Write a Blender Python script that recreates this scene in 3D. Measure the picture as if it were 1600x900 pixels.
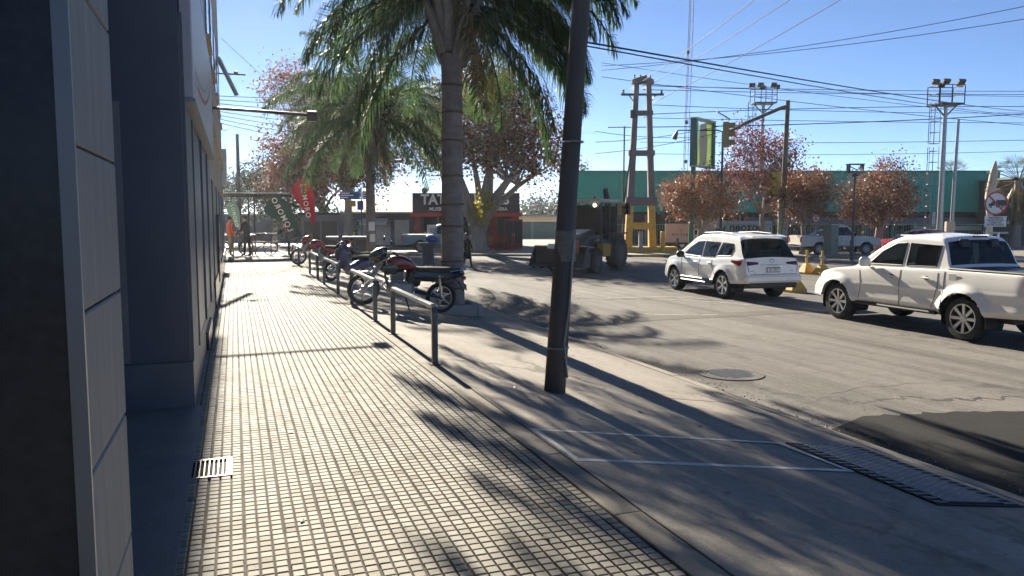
import bpy, bmesh, math, random
import numpy as np
from mathutils import Matrix, Vector
R_ = math.radians
random.seed(7)
scene = bpy.context.scene
for o in list(bpy.data.objects): bpy.data.objects.remove(o, do_unlink=True)
col = scene.collection

# ------------------------------------------------------------------ camera, sky, sun, exposure
EYE, YAW, PITCH = 1.65, R_(19.81), R_(5.143)
cd = bpy.data.cameras.new('camera'); cd.lens = 27.0; cd.sensor_width = 36; cd.clip_start = 0.05; cd.clip_end = 3000
cam = bpy.data.objects.new('camera', cd); col.objects.link(cam)
cam.location = (0, 0, EYE); cam.rotation_euler = (math.pi/2 - PITCH, 0, -YAW)
scene.camera = cam

SUN_EL, SUN_AZ = R_(25.7), R_(-0.3)       # azimuth measured from +Y towards +X
world = bpy.data.worlds.new('World'); scene.world = world; world.use_nodes = True
wn = world.node_tree.nodes; wl = world.node_tree.links
sky = wn.new('ShaderNodeTexSky'); sky.sky_type = 'NISHITA'; sky.sun_disc = False
sky.sun_elevation = SUN_EL; sky.sun_rotation = SUN_AZ; sky.altitude = 2500; sky.air_density = 0.72; sky.dust_density = 0.0; sky.ozone_density = 4.5
wn['Background'].inputs['Strength'].default_value = 0.050
wl.new(sky.outputs[0], wn['Background'].inputs['Color'])
sl = bpy.data.lights.new('sun', 'SUN'); sl.energy = 5.0; sl.angle = R_(0.5); sl.color = (1.0, 0.915, 0.77)
sun = bpy.data.objects.new('sun', sl); col.objects.link(sun)
S = Vector((math.sin(SUN_AZ)*math.cos(SUN_EL), math.cos(SUN_AZ)*math.cos(SUN_EL), math.sin(SUN_EL)))
sun.rotation_euler = (-S).to_track_quat('-Z', 'Y').to_euler(); sun.location = S*40
vs = scene.view_settings; vs.view_transform = 'Standard'; vs.look = 'None'; vs.gamma = 1.0; vs.use_curve_mapping = False
vs.exposure = 1.68
scene.cycles.max_bounces = 6; scene.cycles.transparent_max_bounces = 12; scene.cycles.caustics_reflective = False; scene.cycles.caustics_refractive = False

# ------------------------------------------------------------------ helpers
GZ = -0.60                                   # road level (the tiled pavement is z = 0)
def W(px, d, z=0.0):
    """a place d metres ahead of the standpoint, at the bearing of column px of a 1600 px wide view"""
    s = (px-800)/1200*d
    return Vector((math.sin(YAW)*d + math.cos(YAW)*s, math.cos(YAW)*d - math.sin(YAW)*s, z))
def P(px, py, d):
    """a point in the air: bearing px, elevation py, distance d"""
    x, y = (px-800)/1200, -(py-450)/1200
    f = Vector((math.sin(YAW)*math.cos(PITCH), math.cos(YAW)*math.cos(PITCH), -math.sin(PITCH)))
    u = Vector((math.sin(YAW)*math.sin(PITCH), math.cos(YAW)*math.sin(PITCH), math.cos(PITCH)))
    r = Vector((math.cos(YAW), -math.sin(YAW), 0))
    return Vector((0, 0, EYE)) + (f + r*x + u*y)*d
def T3(x, y, z): return Matrix.Translation((x, y, z))
def RZ(a): return Matrix.Rotation(a, 4, 'Z')
def RX(a): return Matrix.Rotation(a, 4, 'X')
def RY(a): return Matrix.Rotation(a, 4, 'Y')

class MB:
    def __init__(s, T=None): s.v = []; s.f = []; s.T = T or Matrix.Identity(4)
    def add(s, vs, fs):
        n = len(s.v); T = s.T
        s.v += [tuple(T @ Vector(p)) for p in vs]; s.f += [tuple(i+n for i in f) for f in fs]; return s
    def box(s, c, d, T=None):
        x, y, z = d[0]/2, d[1]/2, d[2]/2
        vs = [Vector((sx*x, sy*y, sz*z)) for sz in (-1, 1) for sy in (-1, 1) for sx in (-1, 1)]
        if T: vs = [T @ p for p in vs]
        vs = [p + Vector(c) for p in vs]
        return s.add(vs, [(0,2,3,1),(4,5,7,6),(0,1,5,4),(2,6,7,3),(0,4,6,2),(1,3,7,5)])
    def bbox(s, c, d, b=.02, T=None):
        """box with chamfered edges"""
        h = [k/2 for k in d]; b = min(b, min(h)*.9); vs = []; fs = []
        for sx in (-1, 1):
            for sy in (-1, 1):
                for sz in (-1, 1):
                    vs += [Vector((sx*h[0], sy*(h[1]-b), sz*(h[2]-b))), Vector((sx*(h[0]-b), sy*h[1], sz*(h[2]-b))), Vector((sx*(h[0]-b), sy*(h[1]-b), sz*h[2]))]
        def i(sx, sy, sz, k): return ((sx > 0)*4 + (sy > 0)*2 + (sz > 0))*3 + k
        for sg in (-1, 1):
            fs.append([i(sg,-1,-1,0), i(sg,1,-1,0), i(sg,1,1,0), i(sg,-1,1,0)]); fs.append([i(-1,sg,-1,1), i(1,sg,-1,1), i(1,sg,1,1), i(-1,sg,1,1)]); fs.append([i(-1,-1,sg,2), i(1,-1,sg,2), i(1,1,sg,2), i(-1,1,sg,2)])
            for s2 in (-1, 1):
                fs.append([i(sg,s2,-1,0), i(sg,s2,1,0), i(sg,s2,1,1), i(sg,s2,-1,1)]); fs.append([i(sg,-1,s2,0), i(sg,1,s2,0), i(sg,1,s2,2), i(sg,-1,s2,2)]); fs.append([i(-1,sg,s2,1), i(1,sg,s2,1), i(1,sg,s2,2), i(-1,sg,s2,2)])
                for s3 in (-1, 1): fs.append([i(sg,s2,s3,0), i(sg,s2,s3,1), i(sg,s2,s3,2)])
        if T: vs = [T @ p for p in vs]
        return s.add([p + Vector(c) for p in vs], fs)
    def tube(s, pts, r, n=8, caps=True):
        pts = [Vector(p) for p in pts]; rs = r if isinstance(r, (list, tuple)) else [r]*len(pts)
        vs = []; fs = []; prev = None
        for k, p in enumerate(pts):
            t = (pts[min(k+1, len(pts)-1)] - pts[max(k-1, 0)])
            if t.length < 1e-9: t = Vector((0, 0, 1))
            t.normalize()
            if prev is None:
                a = Vector((0, 0, 1)) if abs(t.z) < .9 else Vector((1, 0, 0)); n1 = t.cross(a).normalized()
            else: n1 = (prev - t*prev.dot(t)).normalized()
            prev = n1; n2 = t.cross(n1)
            vs += [p + (n1*math.cos(2*math.pi*j/n) + n2*math.sin(2*math.pi*j/n))*rs[k] for j in range(n)]
        for k in range(len(pts)-1):
            for j in range(n): fs.append((k*n+j, k*n+(j+1) % n, (k+1)*n+(j+1) % n, (k+1)*n+j))
        if caps: fs.append(tuple(range(n-1, -1, -1))); fs.append(tuple((len(pts)-1)*n+j for j in range(n)))
        return s.add(vs, fs)
    def lathe(s, prof, n=16, T=None, closed=False):
        """prof: (radius, height) pairs turned about local z"""
        vs = []; fs = []
        for r, z in prof: vs += [Vector((r*math.cos(2*math.pi*j/n), r*math.sin(2*math.pi*j/n), z)) for j in range(n)]
        m = len(prof)
        for k in range(m if closed else m-1):
            k2 = (k+1) % m
            for j in range(n): fs.append((k*n+j, k*n+(j+1) % n, k2*n+(j+1) % n, k2*n+j))
        if not closed:
            if prof[0][0] > 1e-6: fs.append(tuple(range(n-1, -1, -1)))
            if prof[-1][0] > 1e-6: fs.append(tuple((m-1)*n+j for j in range(n)))
        if T: vs = [T @ p for p in vs]
        return s.add(vs, fs)
    def prism(s, poly, h0, h1, T=None):
        """polygon in local xy, extruded along z"""
        n = len(poly); vs = [Vector((a, b, h0)) for a, b in poly] + [Vector((a, b, h1)) for a, b in poly]
        fs = [tuple(range(n-1, -1, -1)), tuple(range(n, 2*n))] + [(j, (j+1) % n, n+(j+1) % n, n+j) for j in range(n)]
        if T: vs = [T @ p for p in vs]
        return s.add(vs, fs)
    def loft(s, rings, caps=True):
        n = len(rings[0]); vs = [p for r in rings for p in r]; fs = []
        for k in range(len(rings)-1):
            for j in range(n): fs.append((k*n+j, k*n+(j+1) % n, (k+1)*n+(j+1) % n, (k+1)*n+j))
        if caps: fs.append(tuple(range(n-1, -1, -1))); fs.append(tuple((len(rings)-1)*n+j for j in range(n)))
        return s.add(vs, fs)
    def ball(s, c, r, nu=12, nv=8, T=None):
        r = r if isinstance(r, (list, tuple)) else (r, r, r); vs = []; fs = []
        for i in range(nv+1):
            a = math.pi*i/nv
            for j in range(nu): vs.append(Vector((r[0]*math.sin(a)*math.cos(2*math.pi*j/nu), r[1]*math.sin(a)*math.sin(2*math.pi*j/nu), r[2]*math.cos(a))))
        for i in range(nv):
            for j in range(nu): fs.append((i*nu+j, (i+1)*nu+j, (i+1)*nu+(j+1) % nu, i*nu+(j+1) % nu))
        if T: vs = [T @ p for p in vs]
        return s.add([p + Vector(c) for p in vs], fs)
    def torus(s, R, r, n=24, m=8, T=None):
        prof = [(R + r*math.cos(2*math.pi*k/m), r*math.sin(2*math.pi*k/m)) for k in range(m)]
        return s.lathe(prof, n, T, closed=True)
    def quad(s, a, b, c, d): return s.add([a, b, c, d], [(0, 1, 2, 3)])
    def mesh(s, name, smooth=False):
        me = bpy.data.meshes.new(name); me.from_pydata(s.v, [], s.f); me.update()
        if smooth:
            me.polygons.foreach_set('use_smooth', [True]*len(me.polygons))
            if smooth != 'all': me.set_sharp_from_angle(angle=R_(38))
        return me
    def build(s, name, mat, parent=None, smooth=False, fix=True):
        me = s.mesh(name, smooth)
        if fix:
            bm = bmesh.new(); bm.from_mesh(me); bmesh.ops.recalc_face_normals(bm, faces=bm.faces); bm.to_mesh(me); bm.free()
        return link(name, me, mat, parent)
def link(name, me, mat, parent=None):
    o = bpy.data.objects.new(name, me); col.objects.link(o)
    if mat and not me.materials: me.materials.append(mat)
    if parent: o.parent = parent
    return o
def tag(o, label=None, cat=None, group=None, kind=None):
    if label: o['label'] = label
    if cat: o['category'] = cat
    if group: o['group'] = group
    if kind: o['kind'] = kind
    return o
def thing(name, label, cat, loc=(0, 0, 0), rz=0, group=None):
    o = bpy.data.objects.new(name, None); o.empty_display_size = .2; col.objects.link(o)
    o.location = loc; o.rotation_euler = (0, 0, rz)
    return tag(o, label, cat, group)
def struct(name, mb, mat, smooth=False): return tag(mb.build(name, mat, None, smooth), kind='structure')
def kids(o): return [c for c in bpy.data.objects if c.parent == o]
def dup(root, loc=None, rz=None, label=None, group=None, parent=None):
    c = root.copy(); col.objects.link(c); c.parent = parent
    if loc is not None: c.location = loc
    if rz is not None: c.rotation_euler = (0, 0, rz)
    if label: c['label'] = label
    if group: c['group'] = group
    for k in kids(root): dup(k, parent=c)
    return c
def text_mesh(s, size, extrude=.004, bold=0.0, spacing=1.0, xscale=1.0, mirror=False):
    cu = bpy.data.curves.new('lettering', 'FONT'); cu.body = s; cu.size = size; cu.extrude = extrude; cu.offset = bold
    cu.align_x = 'CENTER'; cu.align_y = 'CENTER'; cu.space_character = spacing; cu.resolution_u = 3
    o = bpy.data.objects.new('lettering', cu); col.objects.link(o)
    dg = bpy.context.evaluated_depsgraph_get(); me = bpy.data.meshes.new_from_object(o.evaluated_get(dg))
    bpy.data.objects.remove(o, do_unlink=True)
    me.transform(Matrix.Diagonal((-xscale if mirror else xscale, 1, 1, 1)))
    return me
def text(s, size, mat, parent, T, name='lettering', **k):
    me = text_mesh(s, size, **k); me.transform(T); me.materials.clear(); return link(name, me, mat, parent)
UP = RX(math.pi/2)       # text lying in xy -> standing, facing -y

# ------------------------------------------------------------------ materials
def srgb(r, g, b):
    f = lambda c: (c/255/12.92 if c/255 <= .04045 else ((c/255+.055)/1.055)**2.4)
    return (f(r), f(g), f(b))
def mat(name, c, rough=.6, metal=0., var=.12, vs=4., bump=0., bs=60., coat=0., spec=.5, dirt=0., dirtc=(.09, .075, .06), ds=1.3, emis=None, stretch=None):
    m = bpy.data.materials.new(name); m.use_nodes = True; N = m.node_tree.nodes; L = m.node_tree.links
    b = N['Principled BSDF']; b.inputs['Roughness'].default_value = rough; b.inputs['Metallic'].default_value = metal
    b.inputs['Specular IOR Level'].default_value = spec; b.inputs['Coat Weight'].default_value = coat; b.inputs['Coat Roughness'].default_value = .05
    tc = N.new('ShaderNodeTexCoord'); src = tc.outputs['Object']
    if stretch:
        mp = N.new('ShaderNodeMapping'); mp.inputs['Scale'].default_value = stretch; L.new(src, mp.inputs['Vector']); src = mp.outputs[0]
    out = None
    if var > 0:
        nz = N.new('ShaderNodeTexNoise'); nz.inputs['Scale'].default_value = vs; nz.inputs['Detail'].default_value = 8; nz.inputs['Roughness'].default_value = .65
        L.new(src, nz.inputs['Vector'])
        mx = N.new('ShaderNodeMix'); mx.data_type = 'RGBA'
        rp = N.new('ShaderNodeMapRange'); rp.inputs[1].default_value = .3; rp.inputs[2].default_value = .7; L.new(nz.outputs[0], rp.inputs[0])
        L.new(rp.outputs[0], mx.inputs[0])
        mx.inputs[6].default_value = (*[k*(1-var) for k in c], 1); mx.inputs[7].default_value = (*[min(1, k*(1+var)) for k in c], 1)
        out = mx.outputs[2]
        mr = N.new('ShaderNodeMapRange'); mr.inputs[3].default_value = max(0, rough-.08); mr.inputs[4].default_value = min(1, rough+.1)
        L.new(nz.outputs[0], mr.inputs[0]); L.new(mr.outputs[0], b.inputs['Roughness'])
    if dirt > 0:
        n2 = N.new('ShaderNodeTexNoise'); n2.inputs['Scale'].default_value = ds; n2.inputs['Detail'].default_value = 10; n2.inputs['Roughness'].default_value = .75
        L.new(src, n2.inputs['Vector'])
        r2 = N.new('ShaderNodeMapRange'); r2.inputs[1].default_value = .48; r2.inputs[2].default_value = .72; r2.inputs[4].default_value = dirt; L.new(n2.outputs[0], r2.inputs[0])
        m2 = N.new('ShaderNodeMix'); m2.data_type = 'RGBA'; L.new(r2.outputs[0], m2.inputs[0])
        if out: L.new(out, m2.inputs[6])
        else: m2.inputs[6].default_value = (*c, 1)
        m2.inputs[7].default_value = (*dirtc, 1); out = m2.outputs[2]
    if out: L.new(out, b.inputs['Base Color'])
    else: b.inputs['Base Color'].default_value = (*c, 1)
    if bump > 0:
        nb = N.new('ShaderNodeTexNoise'); nb.inputs['Scale'].default_value = bs; nb.inputs['Detail'].default_value = 4; L.new(src, nb.inputs['Vector'])
        bp = N.new('ShaderNodeBump'); bp.inputs['Strength'].default_value = bump; bp.inputs['Distance'].default_value = .01
        L.new(nb.outputs[0], bp.inputs['Height']); L.new(bp.outputs[0], b.inputs['Normal'])
    if emis: b.inputs['Emission Color'].default_value = (*emis[0], 1); b.inputs['Emission Strength'].default_value = emis[1]
    return m
def leaf_mat(name, cols, trans=.5, rough=.5):
    m = bpy.data.materials.new(name); m.use_nodes = True; N = m.node_tree.nodes; L = m.node_tree.links
    N.remove(N['Principled BSDF']); out = N['Material Output']
    g = N.new('ShaderNodeNewGeometry'); r = N.new('ShaderNodeValToRGB'); r.color_ramp.interpolation = 'CONSTANT'
    e = r.color_ramp.elements
    while len(e) > 1: e.remove(e[0])
    for k, c in enumerate(cols):
        x = e[0] if k == 0 else e.new(k/len(cols))
        x.position = k/len(cols); x.color = (*c, 1)
    L.new(g.outputs['Random Per Island'], r.inputs[0])
    d = N.new('ShaderNodeBsdfPrincipled'); d.inputs['Roughness'].default_value = rough; d.inputs['Specular IOR Level'].default_value = .35
    t = N.new('ShaderNodeBsdfTranslucent'); mx = N.new('ShaderNodeMixShader'); mx.inputs[0].default_value = trans
    L.new(r.outputs[0], d.inputs['Base Color']); L.new(r.outputs[0], t.inputs['Color'])
    L.new(d.outputs[0], mx.inputs[1]); L.new(t.outputs[0], mx.inputs[2]); L.new(mx.outputs[0], out.inputs[0])
    return m
def glass_mat(name, tint, ior=1.5, clear=.5, rough=.02):
    """thin pane: tinted see-through with a mirror share that grows at grazing angles"""
    m = bpy.data.materials.new(name); m.use_nodes = True; N = m.node_tree.nodes; L = m.node_tree.links
    N.remove(N['Principled BSDF']); out = N['Material Output']
    tr = N.new('ShaderNodeBsdfTransparent'); tr.inputs[0].default_value = (*tint, 1)
    df = N.new('ShaderNodeBsdfDiffuse'); df.inputs[0].default_value = (*[k*.25 for k in tint], 1)
    m0 = N.new('ShaderNodeMixShader'); m0.inputs[0].default_value = clear; L.new(df.outputs[0], m0.inputs[1]); L.new(tr.outputs[0], m0.inputs[2])
    gl = N.new('ShaderNodeBsdfGlossy'); gl.inputs['Roughness'].default_value = rough
    fr = N.new('ShaderNodeFresnel'); fr.inputs[0].default_value = ior
    mx = N.new('ShaderNodeMixShader'); L.new(fr.outputs[0], mx.inputs[0]); L.new(m0.outputs[0], mx.inputs[1]); L.new(gl.outputs[0], mx.inputs[2])
    L.new(mx.outputs[0], out.inputs[0]); return m

MT = {}
MT['black'] = mat('black_metal', (.018, .02, .022), .38, .0, .2)
MT['rubber'] = mat('tyre_rubber', (.022, .022, .023), .8, 0, .25, 12, .3, 90, dirt=.5, dirtc=(.12, .10, .08))
MT['plastic'] = mat('black_plastic', (.02, .021, .023), .5, 0, .2)
MT['alloy'] = mat('alloy', (.62, .63, .64), .28, .9, .08)
MT['chrome'] = mat('chrome', (.8, .8, .8), .12, 1, .04)
MT['steel'] = mat('galvanised_steel', (.30, .32, .33), .42, .75, .25, 8, .05)
MT['rack'] = mat('dark_painted_steel', (.085, .095, .10), .30, .55, .25, 10, .08, 80, dirt=.35, ds=4)
MT['white'] = mat('white_paint', (.72, .72, .70), .45, 0, .08, 5, dirt=.15)
MT['cream'] = mat('cream_render', (.50, .42, .32), .85, 0, .12, 2, .15, 30, dirt=.35, ds=.8)
MT['yellow'] = mat('yellow_road_paint', (.62, .36, .045), .6, 0, .15, 6, .1, 50, dirt=.5, ds=2.5)
MT['concrete'] = mat('concrete', (.33, .31, .28), .8, 0, .14, 3, .2, 60, dirt=.35, ds=1.6)
MT['pole_conc'] = mat('pole_concrete', (.15, .125, .12), .85, 0, .12, 3, .2, 50, dirt=.3)
MT['red'] = mat('red_paint', (.42, .03, .028), .4, 0, .12)
MT['green_paint'] = mat('green_paint', (.03, .13, .085), .5, 0, .15)
MT['paper'] = mat('paper_white', (.75, .74, .70), .7, 0, .06)
MT['bark'] = mat('plane_bark', (.27, .235, .195), .9, 0, .35, 6, .5, 30, dirt=.6, ds=3, stretch=(1, 1, .35))
MT['signal_yellow'] = mat('signal_yellow', (.28, .19, .05), .5, 0, .15)
MT['dark_glass'] = mat('dark_glass', (.012, .018, .022), .06, 0, 0, spec=.6)
MT['car_glass'] = glass_mat('car_glass', (.10, .13, .15), 1.5, .85)
MT['pane'] = glass_mat('shop_pane', (.30, .38, .40), 1.5, .8)
MT['wood'] = mat('warm_wood', (.30, .15, .06), .6, 0, .3, 6, .15, 40, stretch=(1, 1, .2))
MT['brick_red'] = mat('dark_red_paint', (.24, .035, .03), .6, 0, .15)
MT['skin'] = mat('skin', (.36, .20, .13), .55, 0, .06)
# ------------------------------------------------------------------ ground
def ground_mat(name, c0, c1, rough, big=.25, speck=90, crack=.0, spot=None, bump=.25, spec=.12, streak=0):
    m = bpy.data.materials.new(name); m.use_nodes = True; N = m.node_tree.nodes; L = m.node_tree.links; b = N['Principled BSDF']
    b.inputs['Specular IOR Level'].default_value = spec
    g = N.new('ShaderNodeNewGeometry')
    def noise(sc, det=8, ro=.6):
        n = N.new('ShaderNodeTexNoise'); n.inputs['Scale'].default_value = sc; n.inputs['Detail'].default_value = det; n.inputs['Roughness'].default_value = ro; L.new(g.outputs['Position'], n.inputs['Vector']); return n
    def mr(src, a, z, lo=0, hi=1):
        r = N.new('ShaderNodeMapRange'); r.inputs[1].default_value = a; r.inputs[2].default_value = z; r.inputs[3].default_value = lo; r.inputs[4].default_value = hi; L.new(src, r.inputs[0]); return r.outputs[0]
    def mix(f, a, bb, blend='MIX'):
        x = N.new('ShaderNodeMix'); x.data_type = 'RGBA'; x.blend_type = blend
        if isinstance(f, float): x.inputs[0].default_value = f
        else: L.new(f, x.inputs[0])
        for s, v in ((6, a), (7, bb)):
            if isinstance(v, tuple): x.inputs[s].default_value = (*v, 1)
            else: L.new(v, x.inputs[s])
        return x.outputs[2]
    n1 = noise(big); n2 = noise(2.2, 10, .7); n3 = noise(speck, 3)
    c = mix(mr(n1.outputs[0], .35, .65), c0, c1)
    c = mix(mr(n2.outputs[0], .3, .75, 0, .5), c, tuple(k*.62 for k in c0))
    c = mix(mr(n3.outputs[0], .35, .7, 0, .55), c, tuple(min(1, k*1.5) for k in c1))
    if streak:
        mp = N.new('ShaderNodeMapping'); mp.inputs['Scale'].default_value = (1.5, .07, 1); L.new(g.outputs['Position'], mp.inputs['Vector'])
        ns = N.new('ShaderNodeTexNoise'); ns.inputs['Scale'].default_value = 1.0; ns.inputs['Detail'].default_value = 7; ns.inputs['Roughness'].default_value = .7; L.new(mp.outputs[0], ns.inputs['Vector'])
        c = mix(mr(ns.outputs[0], .44, .66, 0, streak), c, tuple(k*.55 for k in c0))
        nm = noise(9, 8, .75); c = mix(mr(nm.outputs[0], .5, .72, 0, .6), c, tuple(k*.6 for k in c0)); nh = noise(14, 6, .7); c = mix(mr(nh.outputs[0], .56, .74, 0, .5), c, tuple(k*1.45 for k in c1))
    if crack:
        v = N.new('ShaderNodeTexVoronoi'); v.feature = 'DISTANCE_TO_EDGE'; v.inputs['Scale'].default_value = crack
        w = noise(1.5, 6); add = N.new('ShaderNodeVectorMath'); add.operation = 'MULTIPLY_ADD'; L.new(w.outputs[1], add.inputs[0]); add.inputs[1].default_value = (1.6, 1.6, 0); L.new(g.outputs['Position'], add.inputs[2]); L.new(add.outputs[0], v.inputs['Vector'])
        k = mr(v.outputs['Distance'], .004, .016, 1, 0); n5 = noise(.12); kk = N.new('ShaderNodeMath'); kk.operation = 'MULTIPLY'; L.new(k, kk.inputs[0]); L.new(mr(n5.outputs[0], .45, .6), kk.inputs[1])
        c = mix(kk.outputs[0], c, tuple(k*.35 for k in c0))
    if spot:
        n4 = noise(spot, 4); c = mix(mr(n4.outputs[0], .62, .70, 0, .55), c, tuple(k*.4 for k in c0))
    L.new(c, b.inputs['Base Color'])
    L.new(mr(n2.outputs[0], .3, .7, rough-.08, rough+.1), b.inputs['Roughness'])
    bp = N.new('ShaderNodeBump'); bp.inputs['Strength'].default_value = bump; bp.inputs['Distance'].default_value = .006; L.new(n3.outputs[0], bp.inputs['Height']); L.new(bp.outputs[0], b.inputs['Normal'])
    return m
MT['asphalt'] = ground_mat('asphalt', (.118, .108, .096), (.185, .17, .148), .80, .35, 45, .22, .8, .9, .12, .7)
MT['asphalt_dark'] = ground_mat('fresh_asphalt', (.014, .014, .014), (.026, .025, .023), .9, .5, 45, 0, None, .7)
MT['apron'] = ground_mat('apron_concrete', (.225, .20, .168), (.30, .27, .228), .82, .5, 120, .18, 1.6, .25, .12, .35)
MT['edge'] = ground_mat('kerb_concrete', (.20, .178, .145), (.27, .24, .195), .85, 1.5, 140, 0, 3., .2)
MT['groove'] = ground_mat('tile_joint', (.032, .025, .018), (.055, .044, .033), .85, 1.5, 140, 0, None, .2)
MT['pave'] = ground_mat('pavement', (.24, .215, .185), (.32, .29, .25), .7, .3, 90, .3, 1.5, .2)
MT['soil'] = ground_mat('soil', (.10, .075, .05), (.17, .13, .09), .95, .5, 40, 0, None, .8)

struct('road', MB().add([(-900, -600, GZ), (1500, -600, GZ), (1500, 1800, GZ), (-900, 1800, GZ)], [(0, 1, 2, 3)]), MT['asphalt'])
# fresh asphalt patch along the gutter
rng = random.Random(3)
pts = [(5.80, -3.)] + [(5.80, 6.35), (6.7, 6.75)] + [(6.8+i*.1, 6.72-i*.02+rng.gauss(0, .045)) for i in range(1, 25)] + [(9.25+rng.gauss(0, .05), 6.1-i*.22) for i in range(40)] + [(8.6, -3.)]
struct('asphalt_patch', MB().add([(x, y, GZ+.005) for x, y in pts], [tuple(range(len(pts)))]), MT['asphalt_dark'])
# pale wheel-worn repair seam lines on the road
MT['paint'] = mat('worn_white_paint', (.60, .58, .53), .8, 0, .15, 9, 0, dirt=.9, dirtc=(.25, .23, .195), ds=9)

# tiled pavement: base slab, raised tiles
SWY0, SWY1 = -6., 36.5
sw = tag(MB().box((-2.98, (SWY0+SWY1)/2, -.312), (10.2, SWY1-SWY0, .6)).build('sidewalk', MT['groove']), kind='structure')
def tile_mat():
    m = bpy.data.materials.new('cement_tile'); m.use_nodes = True; N = m.node_tree.nodes; L = m.node_tree.links; b = N['Principled BSDF']
    g = N.new('ShaderNodeNewGeometry'); oi = N.new('ShaderNodeObjectInfo')
    ad = N.new('ShaderNodeMath'); ad.operation = 'ADD'; L.new(g.outputs['Random Per Island'], ad.inputs[0]); L.new(oi.outputs['Random'], ad.inputs[1])
    fr = N.new('ShaderNodeMath'); fr.operation = 'FRACT'; L.new(ad.outputs[0], fr.inputs[0])
    r = N.new('ShaderNodeValToRGB'); r.color_ramp.elements[0].color = (.28, .26, .218, 1); r.color_ramp.elements[1].color = (.345, .322, .272, 1); e_ = r.color_ramp.elements.new(.045); e_.color = (.245, .222, .18, 1); r.color_ramp.elements[0].color = (.15, .13, .10, 1); L.new(fr.outputs[0], r.inputs[0])
    def noise(sc, d, ro):
        n = N.new('ShaderNodeTexNoise'); n.inputs['Scale'].default_value = sc; n.inputs['Detail'].default_value = d; n.inputs['Roughness'].default_value = ro; L.new(g.outputs['Position'], n.inputs['Vector']); return n.outputs[0]
    def layer(prev, src, a, z, hi, c):
        q = N.new('ShaderNodeMapRange'); q.inputs[1].default_value = a; q.inputs[2].default_value = z; q.inputs[4].default_value = hi; L.new(src, q.inputs[0])
        x = N.new('ShaderNodeMix'); x.data_type = 'RGBA'; L.new(q.outputs[0], x.inputs[0]); L.new(prev, x.inputs[6]); x.inputs[7].default_value = (*c, 1); return x.outputs[2]
    c = layer(r.outputs[0], noise(.9, 10, .7), .45, .7, .45, (.24, .205, .16))
    c = layer(c, noise(6, 10, .8), .54, .68, .85, (.13, .105, .075))
    c = layer(c, noise(120, 3, .5), .55, .75, .35, (.2, .18, .15))
    L.new(c, b.inputs['Base Color']); b.inputs['Roughness'].default_value = .5; b.inputs['Specular IOR Level'].default_value = .12
    n = noise(90, 3, .5); bp = N.new('ShaderNodeBump'); bp.inputs['Strength'].default_value = .2; bp.inputs['Distance'].default_value = .002; L.new(n, bp.inputs['Height']); L.new(bp.outputs[0], b.inputs['Normal'])
    q = N.new('ShaderNodeMapRange'); q.inputs[3].default_value = .64; q.inputs[4].default_value = .84; L.new(noise(2.5, 6, .6), q.inputs[0]); L.new(q.outputs[0], b.inputs['Roughness'])
    return m
MT['tile'] = tile_mat()
PIT = .0667; X0 = -.40; NX = 35; j = .0042
DR = (-.330, -.068, 5.161, 5.557)                # the floor drain takes out these tiles
def tile_geo(x0, x1, y0, y1, z, mb):
    c = .004
    mb.add([(x0, y0, -.013), (x1, y0, -.013), (x1, y1, -.013), (x0, y1, -.013), (x0, y0, z-.0025), (x1, y0, z-.0025), (x1, y1, z-.0025), (x0, y1, z-.0025),
            (x0+c, y0+c, z), (x1-c, y0+c, z), (x1-c, y1-c, z), (x0+c, y1-c, z)],
           [(0,1,5,4),(1,2,6,5),(2,3,7,6),(3,0,4,7),(4,5,9,8),(5,6,10,9),(6,7,11,10),(7,4,8,11),(8,9,10,11)])
one = MB(); h = PIT/2-j; tile_geo(-h+.0014, h-.0014, -h, h, 0, one); one_me = one.mesh('tile'); one_me.materials.append(MT['tile'])
tiles = MB(); vis = []
rng = random.Random(11)
for iy in range(int((SWY1-.02-SWY0)/PIT)):
    y = SWY0+.02+iy*PIT
    for ix in range(NX):
        x = X0+ix*PIT
        if x+PIT > DR[0] and x < DR[1] and y+PIT > DR[2] and y < DR[3]: continue
        cx, cy = x+PIT/2, y+PIT/2
        # near tiles in the frame are single objects
        az = math.atan2(cx, cy)-YAW; dd = (cx*math.sin(YAW)+cy*math.cos(YAW))
        low = dd > 0 and (PITCH*1200+math.tan(math.atan2(1.65, math.hypot(cx, cy)))*0+1.65/dd*1200-PITCH*1200) < 556
        if low and az > -.52 and len(vis) < 300: vis.append((cx, cy)); continue
        a = j+.0012+(.003 if ix % 3 == 0 else 0); b_ = j+.0012+(.003 if (ix+1) % 3 == 0 else 0); e = j+(.0009 if iy % 3 == 0 else 0)
        tile_geo(x+a, x+PIT-b_, y+e, y+PIT-j, rng.uniform(-.0009, .0009), tiles)
tag(tiles.build('paving_tiles', MT['tile'], sw, fix=False), kind='stuff')
for cx, cy in vis:
    t = bpy.data.objects.new('tile', one_me); col.objects.link(t); t.parent = sw; t.location = (cx, cy, rng.uniform(-.0009, .0009)); t.rotation_euler = (rng.uniform(-.006, .006), rng.uniform(-.006, .006), 0)
# inner cement strip against the wall and the kerb stones on the outer edge
MB().box((-.75, 15, -.004), (.68, 43, .012)).build('wall_strip', MT['pave'], sw)
rng = random.Random(5)
y = SWY0
while y < SWY1-.3:
    ln = rng.uniform(.95, 1.05)*1.2; y1 = min(y+ln, SWY1)
    MB().bbox((2.035, (y+y1)/2, -.073+rng.uniform(-.001, .001)), (.172, y1-y-.004, .15), .005).build('kerb_stone', MT['edge'], sw)
    y = y1
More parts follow.
